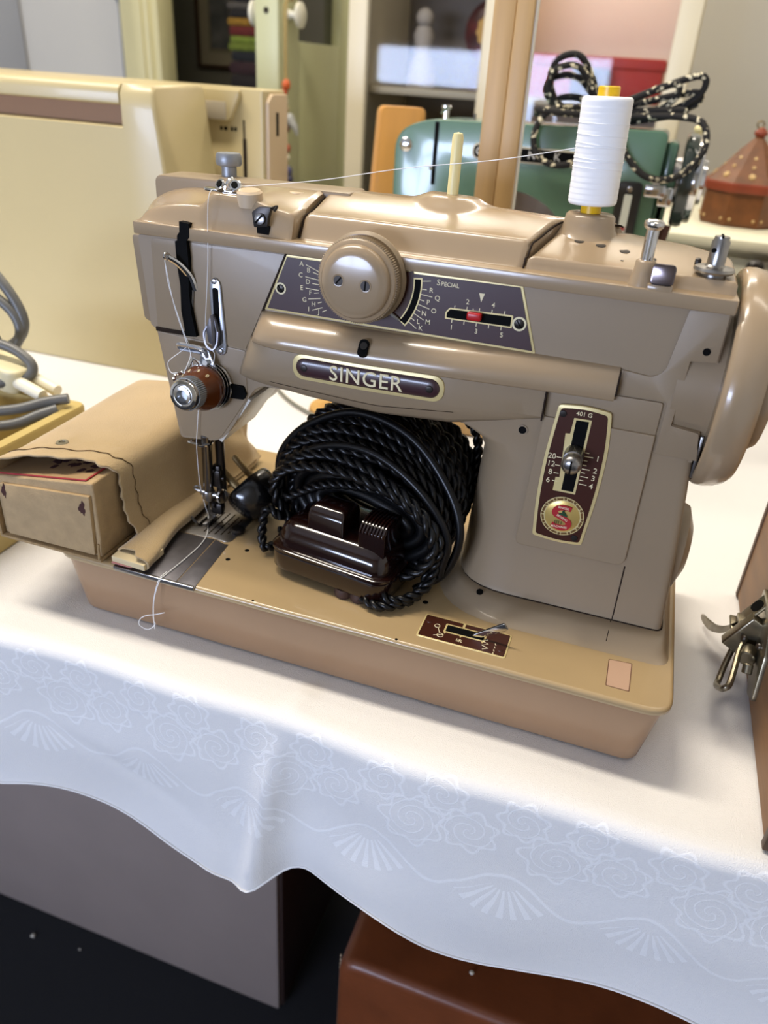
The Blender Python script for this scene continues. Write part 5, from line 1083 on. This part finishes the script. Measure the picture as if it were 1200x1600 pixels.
# body in one shell: front wall, recess and top
pf = [(396, -46), (396, 208), (420, 208), (420, 228), (398.5, 243), (404, 246.6), (512, 248.6), (520, 244), (522, -46)]
t.free(); b.free(); b = nb()
def sect(x, rec):
    k = lambda z: (z+46)/293
    if rec: pp = [(396, -46), (396, 100), (396, 207.6), (397.5, 208.6), (424, 208.6), (424, 230), (424, 246.2), (500, 247.6), (510, 246), (514, 240), (520, -46)]
    else: pp = [(396, -46), (396, 100), (396, 206), (396, 210), (396, 225), (396.4, 238), (402, 246), (500, 247.6), (510, 246), (514, 240), (520, -46)]
    return [(x-(34*k(z)+(y-396)*.10 if x > -190 else 0), y, z) for y, z in pp]
loft(b, [sect(-720, True), sect(-205.0, True), sect(-204.6, False), sect(-135, False)], True, True)
bev(b, 4, 2, 40, flt=lambda e: all(v.co.x > -190 for v in e.verts)); shell = obj('shell', b, cream, cv, ang=50)
b = nb(); box(b, -716, -205.2, 421, 424.2, 208.8, 246, 0); obj('slot_lining', b, mat('tan_lining', 'a37c5a', .6), cv)
b = nb(); prism(b, rpoly([(396.4, 228.4), (408, 226.6), (424, 232), (424, 247), (402, 246.4), (396.6, 241)], [1.5, 2, 1, 2, 5, 4]), 'x', -716, -206.6, 1); obj('handle', b, cream, cv, ang=50)
cmc = thing('cream_machine', 'cream sewing machine standing behind the large cream cover', 'sewing machine', (-300, 600, -46))
b = nb(); prism(b, rpoly([(-600, -46), (-122, -46), (-122, 246), (-600, 246)], 3), 'y', 536, 592, 3); obj('body', b, cream, cmc)
b = nb(); prism(b, rpoly([(541, -46), (589, -46), (589, 242), (551, 242), (541, 234)], 2), 'x', -124, -117, 2); ep = obj('end_cover', b, mat('beige_plastic', 'c2ab8a', .4), cmc)
b = nb(); box(b, -117.6, -116.4, 558, 564, 200, 224, .4); obj('end_slot', b, black, ep)
b = nb(); prism(b, rpoly([(-300, 213), (-160, 213), (-148, 236), (-148, 244), (-300, 244)], [0, 6, 3, 0, 0]), 'y', 529, 537, 2); obj('front_bar', b, cream, cmc)
b = nb(); box(b, -300, -164, 528, 530, 214, 232, .4); obj('display_strip', b, mat('silver_strip', 'a9a08d', .35), cmc)
b = nb(); box(b, -146.6, -145, 534.8, 536.4, 120, 215, 0); box(b, -147.4, -143.6, 534.4, 536.4, 122, 196, .3); obj('slot', b, groove, cmc)
b = nb()
for x, w in ((-176, 3), (-171, 4), (-162.5, 3), (-158, 3)): box(b, x, x+w, 535.4, 536.2, 203, 207, .3)
obj('marking', b, black, cmc)

# ------------------------------------------------------------------ green sewing machine behind the beige one
green = mat('green_enamel', '506f58', .26, var=.06, vscale=14, coat=.5)
dgreen = mat('dark_green_enamel', '24382f', .25, coat=.4)
gm = thing('green_machine', 'green vintage sewing machine with dark logo plate behind the beige machine', 'sewing machine', (190, 590, -46))
b = nb(); GP = rpoly([(30, 10), (84, 10), (86, 70), (100, 142), (130, 166), (165, 172), (200, 160), (222, 136), (228, 100), (228, -10), (306, -10), (306, 237), (60, 231), (28, 216)], [4, 4, 10, 40, 30, 30, 30, 20, 20, 6, 2, 8, 46, 40], 6)
prism(b, GP, 'y', 550, 628, 7, 3); obj('arm', b, green, gm, ang=50)
obj('bed', box(nb(), 34, 410, 520, 660, -46, -8, 6, 3), dgreen, gm)
b = nb(); box(b, 306, 318, 562, 618, 150, 228, 4); box(b, 306, 322, 558, 610, 184, 196, 2); box(b, 306, 316, 562, 600, 150, 176, 2); obj('winder_housing', b, green, gm)
b = nb(); prism(b, rpoly([(71.5, 168), (75.6, 168), (75.6, 229), (71.5, 229)], 1), 'y', 548.9, 551, 0); obj('take_up_slot', b, black, gm)
b = nb(); tube(b, [(72, 549, 184), (70.4, 546, 184)], 1.6, 8); obj('take_up_lever', b, chrome, gm)
b = nb(); cyl(b, (74, 580, 228), (0, 0, 1), 3.4, 14, 16, .5); cyl(b, (74, 580, 240), (0, 0, 1), 5.4, 4, 18, 1); cyl(b, (70, 576, 236), (.6, -.4, .6), 1.2, 12, 8); obj('tension_knob', b, chrome, gm)
b = nb(); cyl(b, (106, 580, 229), (0, 0, 1), 1.6, 9, 10); obj('oiler', b, steel, gm)
b = nb(); lathe(b, [(0, 0), (6.4, 0), (6.8, 1), (5, 2.4), (3, 2.6), (2.6, 4), (0, 4.4)], (40.6, 550, 204.6), (0, -1, 0), 24); obj('face_screw', b, chrome, gm)
lgp = obj('logo_plate', prism(nb(), rrect(114, 228, 197.4, 212.6, 7.4, 7), 'y', 548.4, 551, .6), mat('logo_rim', 'b9b19a', .4), gm)
obj('logo_ground', prism(nb(), rrect(116, 226, 199, 211, 5.8, 7), 'y', 547.8, 549.2), black, lgp)
b = nb(); text(b, 'C', 11, (122, 547.6, 204.8), ext=.15, bold=.03); text(b, 'ND', 10.5, (181, 547.6, 205.2), ext=.15, bold=.03); text(b, 'K', 10.5, (203, 547.6, 205.6), ext=.15, bold=.03); obj('lettering', b, mat('silver_letter', 'd2cfc4', .4), lgp)
spx = obj('stitch_plate', prism(nb(), rrect(268, 292, 131, 190, 5, 5), 'y', 547.6, 551, .8), mat('dark_plate', '23211f', .35), gm)
obj('stitch_scale', prism(nb(), rrect(276, 283.6, 141, 178, 1, 3), 'y', 546.8, 548), mat('scale_white', 'c9ccc0', .5), spx)
b = nb(); box(b, 277, 282.6, 546.2, 547, 144, 147, 0); obj('scale_mark', b, mat('scale_red', 'a23434', .5), spx)
b = nb(); lathe(b, [(0, 0), (3, 0), (2.6, 1.4), (0, 1.8)], (280, 547.8, 183), (0, -1, 0), 16); obj('plate_screw', b, chrome, spx)
b = nb(); lathe(b, [(20, 0), (34, 1), (42, 0), (44, 2), (44.6, 8), (43, 12), (36, 13), (20, 11)], (324, 588, 192), (1, 0, 0), 48); wh = obj('handwheel', b, mat('black_green_wheel', '26302b', .2, coat=.5), gm)
b = nb(); lathe(b, [(0, 10), (34, 10), (39, 12), (40, 15), (39, 19), (35, 20.6), (22, 21), (21, 25), (12, 26), (0, 26)], (324, 588, 192), (1, 0, 0), 48); obj('wheel_rim', b, chrome, wh)
b = nb(); lathe(b, [(0, 0), (22, 0), (22, 13), (0, 13)], (312, 588, 192), (1, 0, 0), 32); obj('wheel_hub', b, steel, wh)
b = nb(); box(b, 294, 314, 543, 552, 178, 190, 1.5); box(b, 308, 322, 545, 553, 170, 188, 2); obj('winder_lever', b, chrome, gm)
b = nb(); cyl(b, (304, 549, 193), (0, -1, .1), 4, 5, 16, 1); obj('winder_knob', b, mat('white_knob', 'ded8cc', .3), gm)
b = nb(); tube(b, [(322, 575, 150), (316, 570, 110), (312, 568, 60), (310, 566, 0)], 6, 10); obj('drive_belt', b, mat('brown_belt', '4a2412', .5), gm)
b = nb(); cyl(b, (334, 640, 205), (0, 0, 1), 4, 30, 14, 1); ball(b, (334, 640, 238), 5, .8, 12); tag(obj('cream_spindle', b, mat('ivory_plastic', 'e6d79a', .4)), 'small cream spindle standing behind the green machine handwheel', 'spindle') if False else obj('spool_pin', b, mat('ivory_plastic', 'e6d79a', .4), gm)
# flecked cord in a tied bow on the green machine
fm = bpy.data.materials.new('flecked_cord'); fm.use_nodes = True; nt = fm.node_tree; N = nt.nodes; L = nt.links
v_ = N.new('ShaderNodeTexVoronoi'); v_.inputs['Scale'].default_value = 330; tc = N.new('ShaderNodeTexCoord'); L.new(tc.outputs['Object'], v_.inputs['Vector'])
r_ = N.new('ShaderNodeValToRGB'); r_.color_ramp.elements[0].position = .86; r_.color_ramp.elements[1].position = .9; r_.color_ramp.elements[0].color = hx('15120f'); r_.color_ramp.elements[1].color = hx('d9cfae')
sp2 = N.new('ShaderNodeSeparateColor'); L.new(v_.outputs['Color'], sp2.inputs[0]); L.new(sp2.outputs[0], r_.inputs[0]); L.new(r_.outputs[0], N['Principled BSDF'].inputs['Base Color']); N['Principled BSDF'].inputs['Roughness'].default_value = .8
b = nb(); c0 = Vector((236, 590, 247))
def bow(pts, r=3.3): tube(b, smooth(pts, 7), r, 8)
for k, (dx, dz, ey) in enumerate(((-58, 47, 0), (-62, 30, 9), (-57, 38, -8), (-48, 12, 4))):
    bow([c0+Vector((0, ey, 2)), c0+Vector((dx*.45, ey-6, dz*.98)), c0+Vector((dx*.85, ey-4, dz)), c0+Vector((dx, ey, dz*.62)), c0+Vector((dx*.8, ey+5, dz*.12)), c0+Vector((dx*.3, ey+6, 2)), c0+Vector((4, ey, -1))])
for k, (dx, dz, ey) in enumerate(((93, 38, 0), (92, 24, 9), (80, 8, -7), (70, 30, -10))):
    bow([c0+Vector((-4, ey, 0)), c0+Vector((dx*.4, ey-5, dz*.5)), c0+Vector((dx*.9, ey-3, dz)), c0+Vector((dx, ey, dz*.78)), c0+Vector((dx*.85, ey+4, dz*.36)), c0+Vector((dx*.35, ey+5, -5)), c0+Vector((0, ey, -2))])
bow([c0+Vector((-8, -6, 4)), (196, 552, 250), (182, 545, 240), (177, 543, 222), (184, 542, 206), (202, 541, 199), (222, 542, 204), (236, 544, 222), (240, 560, 242)])
bow([(172, 575, 243), (178, 548, 247), (200, 545, 246), (226, 552, 246), (240, 570, 246)])
bow([c0+Vector((4, -8, 0)), (258, 542, 232), (272, 541, 212), (292, 539, 197), (314, 541, 196), (330, 543, 206), (341, 548, 226), (334, 556, 246), (310, 566, 250), (270, 575, 247), (244, 585, 246)])
for k in range(3): tube(b, [c0+Vector((5*k-6, 9*math.cos(q*PI/6), 2+6*math.sin(q*PI/6))) for q in range(12)], 3.4, 8, True)
fc = obj('flecked_cord', b, fm, ang=80); tag(fc, 'black cord with cream flecks tied in a bow on the green machine', 'cord')
# wooden board, easel post, cork, wire
pine = mat('pine_wood', 'b99662', .45, var=.12, vscale=6, bump=.05, bscale=60, stretch=(12, 12, 1))
orange_w = mat('orange_lacquered_wood', 'c98f45', .35, var=.08, vscale=8, coat=.3, stretch=(8, 8, 1))
b = nb(); t = nb(); prism(t, rpoly([(-30, -281), (26, -281), (30, 0), (-26, -2)], [2, 2, 9, 9]), 'y', -9, 9, 2); merge(b, t, Matrix.Translation((-1, 652, 238)) @ Matrix.Rotation(.62, 4, 'Z') @ Matrix.Rotation(.04, 4, 'Y')); tag(obj('wooden_board', b, orange_w), 'orange lacquered wooden board with rounded corners left of the green machine', 'board')
es = thing('wooden_post', 'pale pine post with block foot rising behind the beige machine', 'post', (174, 405, -46))
b = nb(); t = nb(); prism(t, [(155.6, -40), (174, -40), (171.5, 430), (153.4, 430)], 'y', 396, 412, 1.2); prism(t, [(174.3, -40), (190.8, -40), (185.6, 430), (171.8, 430)], 'y', 394.5, 414, 1.2); merge(b, t); obj('upright', b, pine, es)
b = nb(); prism(b, [(190.8, -40), (192.2, -40), (187.2, 430), (185.6, 430)], 'y', 399, 408); obj('white_edge', b, mat('white_edging', 'e4dfd2', .5), es)
b = nb(); box(b, 150, 200, 392, 470, -46, -24, 3); obj('foot', b, pine, es)
b = nb(); lathe(b, [(0, 0), (30, 0), (31, 1.5), (30, 5), (0, 5)], (33, 394, -46.5), (0, 0, 1), 40); tag(obj('cork_disc', b, mat('cork', 'c9a15e', .8, col2='b98c4a', vscale=90)), 'round tan cork disc lying on the cloth behind the twisted cord', 'disc')
b = nb(); tube(b, smooth([(-72, 470, -44), (-60, 432, -44), (-36, 403, -44), (-6, 379, -44), (28, 362, -44), (80, 352, -44), (130, 356, -44)], 8), 1.8, 8); tag(obj('thin_cable', b, mat('grey_thin_cable', '77766a', .5)), 'thin grey cable curving on the cloth behind the machine arm', 'cable')
